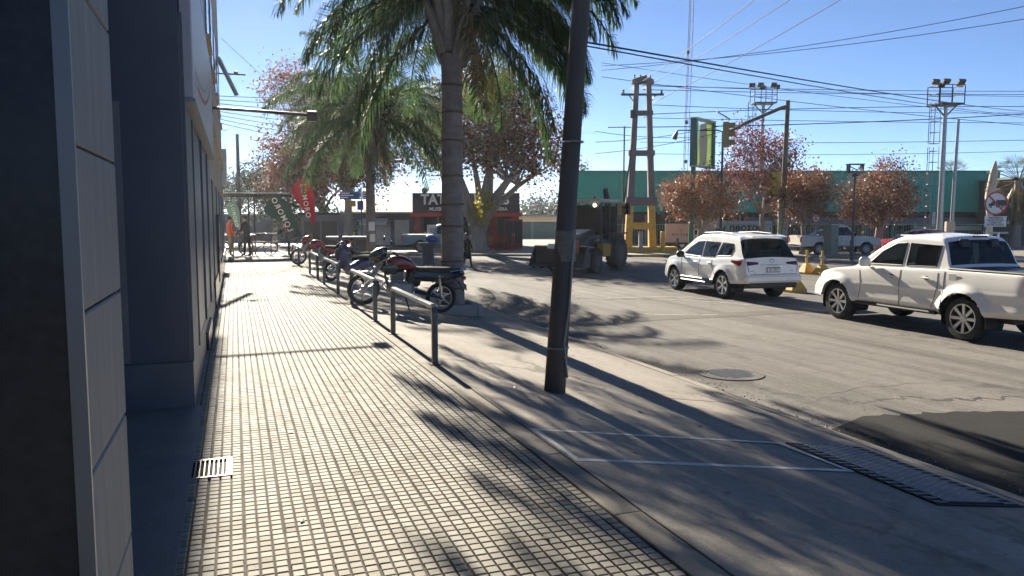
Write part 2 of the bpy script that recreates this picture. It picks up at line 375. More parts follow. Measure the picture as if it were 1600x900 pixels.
# sloping concrete apron between pavement and road
AX0, AX1, SL = 2.13, 5.62, .147
def az_(x): return -SL*(x-2.3) if x > 2.3 else 0.0
ap = tag(MB().add([(2.10, SWY0, -.045), (5.80, SWY0, az_(5.8)-.05), (5.80, 43, az_(5.8)-.05), (2.10, 43, -.045), (5.8, SWY0, -.7), (5.8, 43, -.7)], [(0, 1, 2, 3), (1, 4, 5, 2)]).build('concrete_apron', MT['groove']), kind='structure')
ys = [-6, -2.9, .2, 2.3, 7.35, 11.4, 15.4, 19.5, 23.6, 27.7, 31.8, 36., 40., 43.]
def slab(x0, x1, y0, y1, nm='concrete_slab', m='apron', dz=0., th=.06, g=.006):
    x0 += g; x1 -= g; y0 += g; y1 -= g; c = .003
    zz = lambda x: -.147*(x-2.3)+dz
    q = MB(); q.add([(x0, y0, zz(x0)-th), (x1, y0, zz(x1)-th), (x1, y1, zz(x1)-th), (x0, y1, zz(x0)-th), (x0, y0, zz(x0)-c), (x1, y0, zz(x1)-c), (x1, y1, zz(x1)-c), (x0, y1, zz(x0)-c),
           (x0+c, y0+c, zz(x0+c)), (x1-c, y0+c, zz(x1-c)), (x1-c, y1-c, zz(x1-c)), (x0+c, y1-c, zz(x0+c))],
          [(3,2,1,0),(0,1,5,4),(1,2,6,5),(2,3,7,6),(3,0,4,7),(4,5,9,8),(5,6,10,9),(6,7,11,10),(7,4,8,11),(8,9,10,11)])
    return q.build(nm, MT[m], ap)
rng = random.Random(8)
for k in range(len(ys)-1):
    slab(2.12, 4.08, ys[k], ys[k+1], dz=-.022+rng.uniform(-.003, .003)); slab(4.08, 5.60, ys[k], ys[k+1], dz=-.022+rng.uniform(-.003, .003))
y = SWY0
while y < 42.5:
    y1 = min(y+rng.uniform(2.2, 2.8), 43); slab(5.60, 5.79, y, y1, 'gutter_kerb', 'edge', -.018+rng.uniform(-.004, .003), .16, .004); y = y1
# painted ramp outline, lying on the apron
def onap(x, y, dz=-.016): return (x, y, -.147*(x-2.3)+dz)
def strip(x0, y0, x1, y1, w):
    d = Vector((x1-x0, y1-y0, 0)).normalized(); n = Vector((-d.y, d.x, 0))*w/2; n_ = 16; vs = []; r = random.Random(int(x0*100+y1*10))
    for k in range(n_+1):
        t = k/n_; x = x0+(x1-x0)*t; y = y0+(y1-y0)*t; a = 1+r.uniform(-.14, .14)
        vs += [onap(x+n.x*a, y+n.y*a), onap(x-n.x*a, y-n.y*a)]
    return MB().add(vs, [(2*k, 2*k+1, 2*k+3, 2*k+2) for k in range(n_)])
rm = thing('painted_ramp_outline', 'faded white painted outline of a ramp across the concrete apron', 'road marking')
for s_ in ((2.19, 5.50, 4.52, 5.50, .05), (2.17, 4.70, 4.58, 4.70, .06), (2.17, 5.53, 2.17, 4.66, .05), (4.50, 5.50, 4.56, 4.70, .06)): strip(*s_).build('painted_line', MT['paint'], rm)
# steel drain plate with slots and studs
pl = thing('drain_plate', 'studded steel gutter drain cover with dark comb slots set in the concrete', 'drain cover')
def apbox(x0, x1, y0, y1, dz, th, m, nm, par):
    return MB().add([onap(x0, y0, dz-th), onap(x1, y0, dz-th), onap(x1, y1, dz-th), onap(x0, y1, dz-th), onap(x0, y0, dz), onap(x1, y0, dz), onap(x1, y1, dz), onap(x0, y1, dz)], [(3,2,1,0),(4,5,6,7),(0,1,5,4),(1,2,6,5),(2,3,7,6),(3,0,4,7)]).build(nm, m, par)
MT['plate'] = mat('stud_plate', (.075, .08, .09), .6, .3, .25, 6, .1, 60, dirt=.4, ds=3)
MT['pit'] = mat('drain_pit', (.006, .006, .007), .9, 0, 0)
apbox(4.60, 5.46, 3.92, 5.52, -.014, .02, MT['pit'], 'slot_pit', pl)
apbox(4.735, 5.30, 3.97, 5.47, -.004, .008, MT['plate'], 'plate', pl)
for k in range(19):
    y = 3.95+k*.0845
    apbox(4.61, 4.74, y, y+.040, -.006, .007, MT['plate'], 'comb_tooth', pl); apbox(5.29, 5.42, y, y+.040, -.006, .007, MT['plate'], 'comb_tooth', pl)
st = MB()
for ix in range(9):
    for iy in range(24):
        x = 4.765+ix*.0635; y = 4.0+iy*.0625+(ix % 2)*.031; c = Vector(onap(x, y, -.0035)); r = .013
        st.add([c+Vector((r*math.cos(a), r*math.sin(a), 0)) for a in (0, 1.05, 2.09, 3.14, 4.19, 5.24)]+[c+Vector((0, 0, .006))], [(q, (q+1) % 6, 6) for q in range(6)])
tag(st.build('studs', MT['steel'], pl), kind='stuff')
# floor drain by the wall
dr = thing('floor_drain', 'small rusty floor grate set in the paving tiles beside the wall', 'floor drain', (-.2, 5.359, 0))
MT['grate'] = mat('worn_grate', (.34, .30, .24), .5, .35, .3, 12, .15, 60, dirt=.6, ds=6)
MB().box((0, 0, -.012), (.27, .40, .004)).build('pit', MT['pit'], dr)
for c, d in (((-.125, 0, 0), (.022, .40, .012)), ((.118, 0, 0), (.04, .40, .012)), ((0, -.188, 0), (.235, .026, .011)), ((0, .188, 0), (.235, .026, .011))): MB().bbox(c, d, .002).build('frame_bar', MT['grate'], dr)
for k in range(7): MB().bbox((-.092+k*.0285, 0, 0), (.011, .352, .010), .002).build('bar', MT['grate'], dr)
# manhole
mh = thing('manhole_cover', 'round cast iron manhole cover in a pale ring on the road', 'manhole cover', (6.72, 9.28, GZ))
MB().lathe([(.46, .001), (.47, .012), (.34, .014), (.335, .002)], 40, None, True).build('ring', MT['asphalt'], mh, True)
MB().lathe([(0, .012), (.325, .012), (.33, .003)], 36).build('lid', MT['plate'], mh)
for k in range(-4, 5):
    w = math.sqrt(.30**2-(k*.065)**2); MB().box((0, k*.065, .014), (2*w, .022, .006)).build('rib', MT['plate'], mh)
# far pavement across the junction, with kerb
fk = MB()
far = [W(560, 47.5), W(880, 46.2), W(940, 46.), W(1240, 44.6), W(1420, 42.5), W(1700, 39.), W(2300, 36), W(2300, 160), W(300, 160), W(300, 60)]
far = [(p.x, p.y) for p in far]
def area(name, poly, z1, m, z0=GZ-.1): return tag(MB().prism(poly, z0, z1).build(name, m), kind='structure')
area('far_pavement', far, GZ+.12, MT['pave'])
for k in range(5):
    a, b = Vector(far[k]), Vector(far[k+1]); n = max(1, int((b-a).length/1.6)); d = (b-a)/n; ang = math.atan2(d.y, d.x)
    for i in range(n):
        c = a+d*(i+.5); rr = tag(MB(T3(c.x, c.y, GZ+.062)@RZ(ang)).bbox((0, 0, 0), (d.length-.015, .2, .134), .02).build('kerb_stone', MT['yellow'] if 620 and k == 1 or (k == 2 and i % 5 == 1) else MT['edge'], bpy.data.objects['far_pavement']))
# planting ground / plaza behind the end of the tiled pavement
area('corner_pavement', [(-9, 36.52), (4.6, 36.52), (4.6, 40.4), (-9, 40.4)], -.02, MT['pave'])
# ------------------------------------------------------------------ buildings on the left
def stone_mat():
    m = mat('ribbed_stone', (.21, .198, .19), .6, 0, .22, 3, .6, 26, dirt=.2, stretch=(1, 6, .55)); return m
MT['stone'] = stone_mat()
MT['granite'] = mat('dark_granite', (.030, .033, .040), .22, 0, .3, 30, spec=.5)
MT['gblue'] = mat('dark_cladding', (.075, .09, .125), .35, 0, .12, 2, spec=.5)
MT['grey_panel'] = mat('grey_aluminium', (.22, .235, .26), .35, .5, .08)
MT['signface'] = mat('sign_face', (.42, .43, .46), .35, 0, .05)
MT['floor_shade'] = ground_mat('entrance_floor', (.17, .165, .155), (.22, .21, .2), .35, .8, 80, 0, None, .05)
b1 = thing('shop_building', 'dark shopfront with ribbed grey stone pillar beside the pavement', 'building', (-.3, 2, 0))
b1.location = (0, 0, 0)
# stone pillar: slabs
XP = -.30
MB().box((XP-.18, 2.04, 2.4), (.34, .62, 5.4)).build('pillar_core', MT['granite'], b1)
z = -.10
zs_ = [-.27+.345*k for k in range(0, 17)]
for k in range(len(zs_)-1):
    z0, z1 = max(0.0, zs_[k])+.003, zs_[k+1]-.003
    MB().bbox((XP-.02, 2.045, (z0+z1)/2), (.04, .60, z1-z0), .004).build('stone_slab', MT['stone'], b1)
MB().box((XP-.004, 1.727, 2.4), (.03, .014, 5.4)).build('corner_trim', MT['grey_panel'], b1)
MB().box((XP-.30, 1.733, 2.4), (.58, .014, 5.4)).build('pillar_cladding', MT['granite'], b1)
# nearer shopfront beside the viewer, extended tall and back unseen to cut skylight
MB().box((-1.6, -7.2, 3.9), (2.2, 17.8, 8.4)).build('near_wall', MT['granite'], b1)
# recessed entrance between pillar and next bay
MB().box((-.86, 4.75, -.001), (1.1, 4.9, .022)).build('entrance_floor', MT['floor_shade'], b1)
MB().box((-1.75, 4.75, 2.4), (.3, 4.9, 5.0)).build('back_wall', MT['gblue'], b1)
for k in range(3):
    MB().box((-1.585, 2.9+k*1.5+.6, 1.35), (.02, 1.3, 2.5)).build('door_pane', MT['dark_glass'], b1)
    MB().box((-1.575, 2.9+k*1.5-.06, 1.35), (.06, .06, 2.6)).build('door_frame', MT['grey_panel'], b1)
MB().box((-1.0, 4.75, 4.6), (1.3, 4.9, .25)).build('soffit', MT['granite'], b1)
b2 = thing('bank_building', 'dark clad shop bay with white fascia sign next to stone pillar', 'building')
MB().box((-1.45, 11.1, 3.1), (2.1, 7.74, 5.4)).build('wall', MT['gblue'], b2)
MB().box((-1.42, 11.1, .2), (2.09, 7.8, .4)).build('plinth', mat('plinth_stone', (.10, .115, .14), .45, 0, .1), b2)
MB().box((-.90, 7.195, 1.52), (.06, .012, 2.2)).build('door_jamb', MT['grey_panel'], b2)
MB().box((-.385, 7.75, 1.9), (.03, .95, 3.0)).build('corner_panel', mat('dull_panel', (.09, .105, .13), .45, 0, .08), b2)
for k in range(3):
    y0 = 8.35+k*2.15
    MB().box((-.391, y0+1.02, 1.5), (.02, 2.0, 2.2)).build('window_pane', MT['gblue'], b2)
    MB().box((-.383, y0-.02, 1.5), (.05, .06, 2.25)).build('mullion', MT['gblue'], b2)
MB().box((-.37, 11.0, .13), (.06, 1.6, .22)).build('step', MT['granite'], b2)
sg = MB().bbox((-.345, 10.75, 3.42), (.10, 6.9, 1.46), .01).build('sign_box', MT['signface'], b2, False)
MB().box((-.345, 10.75, 2.672), (.12, 6.92, .03)).build('sign_trim', MT['grey_panel'], b2)
arc = [(-.292, 8.2+5.6*t, 2.9+1.0*(t**2)) for t in [k/14 for k in range(15)]]
MB().add([p for y_ in arc for p in (y_, (y_[0], y_[1], y_[2]+.05))], [(2*k, 2*k+1, 2*k+3, 2*k+2) for k in range(14)]).build('sign_stripe', MT['red'], b2)
MB().add([p for y_ in arc for p in ((y_[0], y_[1]-.4, y_[2]+.09), (y_[0], y_[1]-.4, y_[2]+.12))], [(2*k, 2*k+1, 2*k+3, 2*k+2) for k in range(14)]).build('sign_stripe', MT['grey_panel'], b2)
b3 = thing('cream_building', 'tall cream rendered building farther along the pavement', 'building')
MB().box((-3.4, 24.5, 5.4), (6.0, 18.9, 10.9)).build('wall', MT['cream'], b3)
MB().box((-.375, 24.5, .25), (.05, 18.9, .5)).build('plinth', MT['granite'], b3)
for k in range(5):
    MB().box((-.37, 16.6+k*3.6, 3.55), (.09, 3.3, .18)).build('ledge', MT['cream'], b3)
    w_ = MB().box((-.392, 16.8+k*3.6, 6.0), (.03, 1.5, 1.7)).build('window', MT['dark_glass'], b3); MB().box((-.37, 16.8+k*3.6, 5.1), (.1, 1.7, .08)).build('sill', MT['cream'], w_)
    s_ = MB().box((-.385, 16.9+k*3.6, 1.35), (.02, 1.9, 2.1)).build('shutter', MT['gblue'], b3)
for k in range(4): MB().bbox((-.30, 30.2+.9*k, 3.1+.35*k), (.18, .5, .5), .02).build('wall_unit', MT['white'], b3)
MB().box((-3.4, 24.5, 10.95), (6.2, 19.1, .2)).build('parapet', MT['cream'], b3)
# projecting lamp over the pavement
al = thing('arm_lamp', 'long dark arm with square floodlight reaching over the pavement', 'lamp', (-.39, 18.2, 4.0))
MB().tube([(0, 0, .06), (2.05, 0, .0)], .035, 8).build('arm', MT['black'], al, True)
MB().box((.0, 0, .06), (.04, .18, .26)).build('wall_plate', MT['black'], al)
MB(T3(2.12, 0, -.02)@RX(.35)).bbox((0, 0, 0), (.22, .17, .22), .02).build('lamp_head', MT['plastic'], al); MB(T3(2.12, 0, -.02)@RX(.35)).box((0, 0, -.113), (.18, .13, .004)).build('lens', MT['paper'], al)
ab = thing('wall_bracket', 'slanting bracket with crossbar fixed high on the cream building', 'bracket', (-.39, 31, 7.0))
MB().tube([(0, 0, .6), (.62, 0, -.75)], .09, 6).build('strut', MT['steel'], ab); MB().tube([(0, .03, .02), (.95, .03, .02)], .03, 6).build('crossbar', MT['black'], ab); MB().ball((.62, .03, .08), .08, 8, 6).build('insulator', MT['black'], ab)
nb = thing('notice_board', 'dark notice board with white diamond arrow sign on the wall', 'sign', (-.385, 18.6, 0))
MB().bbox((.03, 0, 1.0), (.06, .9, 1.5), .01).build('board', MT['granite'], nb); MB(T3(.065, -.1, 1.3)@RX(.7854)).box((0, 0, 0), (.008, .38, .38)).build('diamond', MT['paper'], nb)
MB(T3(.072, -.1, 1.3)).prism([(-.12, -.02), (.04, -.02), (.04, -.07), (.13, 0), (.04, .07), (.04, .02), (-.12, .02)], -.002, .002, RY(math.pi/2)@RZ(math.pi/2)).build('arrow', MT['black'], nb)
# ------------------------------------------------------------------ trees
MT['palm_leaf'] = leaf_mat('palm_leaflets', [(.045, .09, .035), (.06, .115, .04), (.04, .08, .035), (.10, .13, .045)], .5, .55)
MT['palm_dry'] = leaf_mat('dry_palm_leaflets', [(.18, .13, .05), (.10, .10, .04), (.24, .15, .06), (.07, .09, .035)], .4, .5)
MT['palm_trunk'] = mat('palm_trunk', (.23, .20, .185), .85, 0, .22, 4, .4, 24, dirt=.45, ds=2.2, stretch=(1, 1, 2.5))
MT['palm_base'] = mat('palm_leaf_bases', (.21, .185, .155), .8, 0, .35, 5, .4, 30, stretch=(1, 1, .3))
MT['autumn'] = leaf_mat('autumn_leaves', [(.21, .075, .042), (.18, .055, .038), (.26, .115, .045), (.15, .065, .04), (.23, .10, .055), (.26, .16, .05), (.12, .045, .035)], .40)
MT['autumn_mix'] = leaf_mat('turning_leaves', [(.17, .055, .038), (.21, .09, .04), (.13, .12, .04), (.26, .18, .05), (.15, .045, .038), (.08, .09, .03), (.19, .065, .042)], .42)
MT['autumn_dark'] = leaf_mat('dark_red_leaves', [(.13, .035, .035), (.18, .045, .04), (.10, .03, .03), (.24, .07, .045)], .5)
MT['green_leaf'] = leaf_mat('green_leaves', [(.05, .09, .03), (.08, .13, .035), (.035, .065, .025), (.14, .16, .045)], .45)
MT['grey_leaf'] = leaf_mat('grey_green_leaves', [(.07, .085, .055), (.10, .11, .07), (.05, .065, .045)], .3)

def frond_mesh(name, el0, bend, Lf, seed, leaflet=.78, m='palm_leaf', dens=1.0):
    r = random.Random(seed); mb = MB(); n = 26; pts = []; p = Vector((0, 0, 0)); tw = r.uniform(-.25, .25)
    for k in range(n+1):
        s = k/n; pts.append(p.copy()); th = el0-bend*s**1.35
        p = p+Vector((math.cos(th)*math.cos(tw*s), math.cos(th)*math.sin(tw*s), math.sin(th)))*(Lf/n)
    mb.tube(pts, [.026*(1-.85*k/n)+.004 for k in range(n+1)], 5)
    cnt = int(105*dens)
    for i in range(cnt):
        s = .10+.90*(i+.5)/cnt; k = min(n-1, int(s*n)); q = pts[k].lerp(pts[k+1], s*n-k); t = (pts[k+1]-pts[k]).normalized()
        side0 = t.cross(Vector((0, 0, 1)))
        if side0.length < .05: side0 = Vector((0, 1, 0))
        side0.normalize(); up = side0.cross(t)
        ll = leaflet*(math.sin(math.pi*min(1, .12+.88*s))**.55+.12)*r.uniform(.8, 1.12)
        for sg in (-1, 1):
            a = r.uniform(-.35, .6); d = (side0*sg*math.cos(a)+up*math.sin(a))*.85+t*r.uniform(.45, .75); d.normalize()
            w = t*.5+up*.3; w = (w-d*w.dot(d)).normalized()*.0135
            m1 = q+d*ll*.45; d2 = (d*.55+Vector((0, 0, -1))*r.uniform(.5, 1.0)).normalized(); m2 = m1+d2*ll*.55
            mb.add([q-w*.5, q+w*.5, m1+w, m1-w, m2], [(0, 1, 2, 3), (3, 2, 4)])
    me = mb.mesh(name); me.materials.append(MT[m]); return me
FR = {}
for nm, (el, bd, L_, k) in dict(up=(1.25, 1.5, 3.9, 1), up2=(1.0, 1.7, 4.0, 2), mid=(.65, 1.75, 4.1, 3), mid2=(.45, 1.6, 4.0, 4), flat=(.2, 1.5, 3.9, 5), low=(-.1, 1.3, 3.6, 6), hang=(-.35, 1.1, 3.9, 7), hang2=(-.7, .83, 3.5, 8)).items():
    FR[nm] = [frond_mesh('frond', el, bd, L_, k), frond_mesh('frond', el+.1, bd*.95, L_*.93, k+20)]
FRD = frond_mesh('frond', -.9, .62, 2.6, 33, .5, 'palm_dry', .8)
def palm(name, label, loc, h, r0, r1, spec, scale, seed, rings=0, planter=None, lean=(0, 0)):
    r = random.Random(seed); t = thing(name, label, 'palm tree', loc)
    prof = []
    for k in range(60):
        z = h*k/59; s = k/59; rr = r0+(r1-r0)*s + .06*math.exp(-z/.25)*r0*4
        prof.append((rr*(1+.012*math.sin(k*2.4))+(.008 if k % 4 == 0 else 0), z))
    mb = MB(); n = 20; rings_ = []
    for rr, z in prof: rings_.append([(lean[0]*z+rr*math.cos(2*math.pi*j/n)*(1+.015*math.sin(3*j+z)), lean[1]*z+rr*math.sin(2*math.pi*j/n), z) for j in range(n)])
    mb.loft(rings_).build('trunk', MT['palm_trunk'], t, 'all')
    top = Vector((lean[0]*h, lean[1]*h, h))
    for k in range(rings):
        z = .55+k*(h-1.0)/rings+r.uniform(-.1, .1); rr = r0+(r1-r0)*z/h
        MB(T3(lean[0]*z, lean[1]*z, z)@RX(r.uniform(-.05, .05))@RY(r.uniform(-.05, .05))).torus(rr+.008, .017, 24, 6, Matrix.Diagonal((1, 1, 1.4, 1))).build('leaf_scar_ring', MT['soil'], t, True)
    # sheath of old leaf bases
    nbase = 34
    for k in range(nbase):
        a = k*2.4+r.uniform(-.2, .2); z0 = -1.5*scale+1.85*scale*k/nbase; b = r1*1.15+.05*k/nbase; o = b+.22*scale
        d = Vector((math.cos(a), math.sin(a), 0)); q = top
        MB().tube([q+d*b*.75+Vector((0, 0, z0-.25)), q+d*(b*1.0+.02)+Vector((0, 0, z0)), q+d*o+Vector((0, 0, z0+.45*scale)), q+d*(o+.22*scale)+Vector((0, 0, z0+.85*scale))], [.13*scale, .13*scale, .085*scale, .03], 6).build('leaf_base', MT['palm_base'], t, True)
    for i, (kind, az, zo) in enumerate(spec):
        me = FRD if kind == 'dry' else FR[kind][i % 2]
        f = bpy.data.objects.new('frond', me); col.objects.link(f); f.parent = t
        a = R_(az); f.location = top+Vector((math.cos(a)*r1*.8, math.sin(a)*r1*.8, zo)); f.rotation_euler = (r.uniform(-.15, .15), 0, a); s = scale*r.uniform(.93, 1.07); f.scale = (s, s, s)
    if planter:
        for k in range(4):
            a = k*math.pi/2; w = planter; MB(RZ(a)).bbox((0, -w/2, .06), (w+.12 if k % 2 else w-.121, .12, .26), .02).build('planter_wall', MT['concrete'], t)
        MB().box((0, 0, .02), (planter-.15, planter-.15, .30)).build('soil', MT['soil'], t)
    return t
r = random.Random(2)
sp1 = [('up', a, .5) for a in range(0, 360, 52)]+[('up2', a+20, .45) for a in range(0, 360, 52)]+[('mid', a+8, .35) for a in range(0, 360, 45)]+[('mid2', a+30, .28) for a in range(0, 360, 40)]
sp1 += [('flat', -20, .2), ('flat', 15, .2), ('flat', 160, .2), ('flat', 195, .2), ('flat', 75, .2), ('low', 165, .1), ('low', -35, .1), ('low', 200, .1), ('low', 20, .1), ('low', 120, .1)]
sp1 += [('low', a, .1) for a in (-48, -8, 8, 40, 85)]+[('flat', a, .15) for a in (-45, -5, 30, 335)]
sp1 += [('mid', 55, .35), ('mid', 75, .35), ('mid', 95, .35), ('mid', 115, .35), ('mid2', 62, .3), ('mid2', 85, .3), ('mid2', 108, .3), ('flat', 58, .2), ('flat', 78, .2), ('flat', 98, .2), ('flat', 118, .2), ('low', 68, .1), ('low', 102, .1), ('mid', 22, .35), ('mid', 38, .35), ('mid', -18, .35), ('up2', 5, .4), ('up2', 35, .4), ('up2', -25, .4), ('up2', 65, .4), ('up2', 95, .4)]  # extra fronds behind and right of the crown, added to thicken its ground shadow
sp1 += [('low', -20, -.3), ('low', -28, -.2), ('low', -12, -.4), ('flat', -16, -.1), ('flat', -27, 0), ('low', -5, -.5), ('low', 168, -.4)]
sp1 += [('hang', 5, -.1), ('hang', -8, 0), ('hang2', 30, -.1), ('hang', 160, -.1), ('hang2', 190, 0), ('hang', 140, 0)]
sp1 += [('hang', -28, -.5), ('hang', -14, -.6), ('hang2', -18, -.6), ('hang', 172, -.5), ('hang2', 165, -.6), ('hang2', 60, 0), ('hang', 100, 0), ('dry', -75, -.1), ('dry', 40, -.1), ('hang2', -36, -.55)]
palm('palm_tree', 'large palm with thick ringed trunk in a square planter by the red motorcycle', (4.27, 15.55, -.30), 6.85, .235, .205, sp1, 1.0, 4, 10, .9, (.004, 0))
sp2 = [('up', a+10, .4) for a in range(0, 360, 60)]+[('mid', a, .35) for a in range(0, 360, 40)]+[('mid2', a+20, .3) for a in range(0, 360, 40)]+[('flat', a+5, .2) for a in range(0, 360, 36)]+[('low', a+15, .1) for a in range(0, 360, 45)]+[('hang', a, 0) for a in (150, 180, 210, 0, 30, 330, 270, 90)]+[('dry', 60, -.1), ('dry', 300, -.1), ('dry', 190, -.1)]
palm('palm_tree', 'slender palm with grey trunk and papers stuck on it behind the motorcycles', (4.95, 29.8, -.38), 5.9, .19, .15, sp2, 1.05, 9, 0, None)
MB().box((0, -.185, 1.75), (.24, .012, .34)).build('notice_paper', MT['paper'], bpy.data.objects['palm_tree.001']); MB().box((.02, -.192, 1.3), (.2, .012, .3)).build('notice_paper', MT['paper'], bpy.data.objects['palm_tree.001'])
bpy.data.objects['palm_tree.001']['group'] = 'palms along the pavement'; bpy.data.objects['palm_tree']['group'] = 'palms along the pavement'

def leaf_cloud(lobes, n_clump, per, leaf, spread, seed, squash=1.0):
    r = random.Random(seed); mb_v = []; mb_f = []; tips = []
    tot = sum(a[1][0]*a[1][1]*a[1][2] for a in lobes)
    for (c, rad) in lobes:
        k = max(1, int(n_clump*rad[0]*rad[1]*rad[2]/tot))
        for _ in range(k):
            while True:
                q = Vector((r.uniform(-1, 1), r.uniform(-1, 1), r.uniform(-1, 1)))
                if q.length <= 1 and (q.length > .45 or r.random() < .35): break
            cc = Vector((c[0]+q.x*rad[0], c[1]+q.y*rad[1], c[2]+q.z*rad[2])); tips.append(cc)
            sp_ = spread*r.uniform(.5, 1.7)
            for _ in range(int(per*r.uniform(.3, 1.7))):
                p = cc+Vector((r.gauss(0, sp_), r.gauss(0, sp_), r.gauss(0, sp_*squash)))
                a = Vector((r.uniform(-1, 1), r.uniform(-1, 1), r.uniform(-1, 1))).normalized(); b = a.cross(Vector((r.uniform(-1, 1), r.uniform(-1, 1), r.uniform(-1, 1)))).normalized()
                s = leaf*r.uniform(.45, 1.5); i = len(mb_v)
                mb_v += [tuple(p-a*s*.5), tuple(p+b*s*.38), tuple(p+a*s*.5), tuple(p-b*s*.38)]; mb_f.append((i, i+1, i+2, i+3))
    return mb_v, mb_f, tips
def tree(name, label, loc, trunk_h, r0, lobes, n_clump, per, leaf, spread, seed, lm, cat='tree', group=None, nb=9, forks=None, bark='bark', base_flare=1.5, twigs=40):
    r = random.Random(seed); t = thing(name, label, cat, loc, 0, group)
    v, f, tips = leaf_cloud(lobes, n_clump, per, leaf, spread, seed)
    me = bpy.data.meshes.new('crown'); me.from_pydata(v, [], f); link('crown', me, MT[lm], t)
    forks = forks or [(0, 0)]
    if trunk_h > 0:
        mb = MB(); tw = [(r.uniform(-.05, .05), r.uniform(-.05, .05)) for _ in range(7)]
        mb.tube([(tw[k][0]*k/3, tw[k][1]*k/3, trunk_h*k/6-.05) for k in range(7)], [r0*(base_flare if k == 0 else 1.18 if k == 1 else 1-.06*k) for k in range(7)], 12)
        mb.build('trunk', MT[bark], t, 'all'); top = Vector((tw[6][0]*2, tw[6][1]*2, trunk_h-.1))
        targets = r.sample(tips, min(nb, len(tips))); limbs = []
        for k, q in enumerate(targets):
            q = Vector(q); mid = top.lerp(q, .5)+Vector((r.uniform(-.3, .3), r.uniform(-.3, .3), (q-top).length*.10)); rr = r0*r.uniform(.32, .5)
            pts = [top+Vector((0, 0, -.15)), top.lerp(mid, .5)+Vector((r.uniform(-.12, .12), r.uniform(-.12, .12), .1)), mid, mid.lerp(q, .5)+Vector((r.uniform(-.15, .15), r.uniform(-.15, .15), .1)), q]
            MB().tube(pts, [rr, rr*.8, rr*.6, rr*.35, .012], 7).build('limb', MT[bark], t, 'all'); limbs.append(pts)
        tw_ = MB()
        for q in r.sample(tips, min(twigs, len(tips))):
            L_ = r.choice(limbs); s = L_[r.choice((2, 3))]; q = Vector(q)
            tw_.tube([s, s.lerp(q, .55)+Vector((r.uniform(-.2, .2), r.uniform(-.2, .2), .15)), q], [r0*.11, r0*.07, .008], 5)
        if tw_.v: tag(tw_.build('twigs', MT[bark], t, 'all', False), kind='stuff')
    return t
gA = 'autumn street trees'
# big plane tree in front of the furniture shop
p = W(748, 49.3); fz = GZ+.12
tree('plane_tree', 'big autumn tree with pale forked trunk in front of the furniture shop', (p.x, p.y, fz), 1.7, .62,
     [((0, 0, 8.2), (4.6, 4.0, 3.2)), ((-2.6, .5, 7.0), (2.6, 2.6, 2.0)), ((3.2, -1, 6.8), (2.8, 2.6, 2.2)), ((.8, 0, 10.6), (2.6, 2.4, 1.9)), ((4.2, -1, 5.6), (1.4, 1.4, 1.0))], 900, 30, .18, .40, 21, 'autumn_mix', group=gA, nb=5, base_flare=1.25, twigs=120)
t_ = bpy.data.objects['plane_tree']
for pts, rr in (([(-.15, 0, 1.2), (-.75, 0, 2.5), (-1.35, .1, 4.2), (-1.9, .2, 6.2)], [.26, .2, .17, .08]), ([(.15, 0, 1.2), (.62, -.1, 2.6), (.75, -.1, 4.6), (.9, 0, 7.0)], [.32, .27, .22, .1]), ([(.55, -.1, 2.9), (1.6, -.5, 4.4), (2.9, -1.1, 6.2)], [.24, .17, .06]), ([(.2, .1, 2.4), (.1, .4, 4.2), (-.3, .5, 6.6)], [.26, .2, .1])):
    MB().tube(pts, rr, 10).build('limb', MT['bark'], t_, 'all')
v, f, _ = leaf_cloud([((.05, -.7, 2.7), (.5, .5, 1.0))], 26, 16, .16, .2, 5); me = bpy.data.meshes.new('shoots'); me.from_pydata(v, [], f); tag(link('ivy_shoots', me, leaf_mat('yellow_shoots', [(.34, .30, .05), (.20, .22, .05), (.42, .34, .08)], .5), t_), kind='stuff')
# tall trees behind the flags
p = W(505, 60); tree('plane_tree', 'orange brown leafy tree standing behind the red flag', (p.x, p.y, GZ), 3.0, .34, [((-.5, 0, 7.0), (4.0, 3.6, 3.0)), ((-2, 0, 4.8), (2.8, 2.4, 1.9)), ((1.6, -1, 9.6), (2.8, 2.4, 2.6)), ((-2.0, 0, 11.8), (2.2, 2.0, 2.2))], 900, 30, .18, .44, 31, 'autumn', group=gA, nb=11, twigs=80)
p = W(545, 56); tree('plane_tree', 'thin leafed tall tree between the blue street sign and the slender palm', (p.x, p.y, GZ), 4.2, .36, [((0, 0, 7.8), (3.6, 3.2, 3.2)), ((1.8, -.8, 6.2), (2.2, 2.0, 2.2)), ((2.9, -1, 8.6), (2.0, 1.8, 2.8)), ((-.6, 0, 10.8), (2.6, 2.2, 2.2))], 560, 28, .18, .44, 37, 'autumn_mix', group=gA, nb=12, twigs=80)
p = W(430, 66); tree('leafy_tree', 'pale green thin tree behind the pergola', (p.x, p.y, GZ), 2.2, .22, [((0, 0, 5.0), (3.6, 3.2, 2.4)), ((-2.4, 0, 4.0), (2.2, 2, 1.8))], 320, 28, .18, .40, 41, 'grey_leaf', nb=9)
p = W(372, 82); tree('leafy_tree', 'bare grey tree beside the tall concrete post', (p.x, p.y, GZ), 2.6, .25, [((0, 0, 5.2), (2.4, 2.2, 1.8)), ((-2.4, 0, 4.4), (2, 2, 1.5))], 90, 16, .22, .4, 43, 'grey_leaf', nb=12)
p = W(480, 58); tree('leafy_tree', 'green shrub with pale leaves behind the railing', (p.x, p.y, GZ), .8, .12, [((0, 0, 2.2), (2.6, 2.0, 1.5)), ((2.2, -1, 1.8), (1.6, 1.4, 1.2))], 110, 20, .20, .3, 47, 'green_leaf', cat='shrub', nb=6)
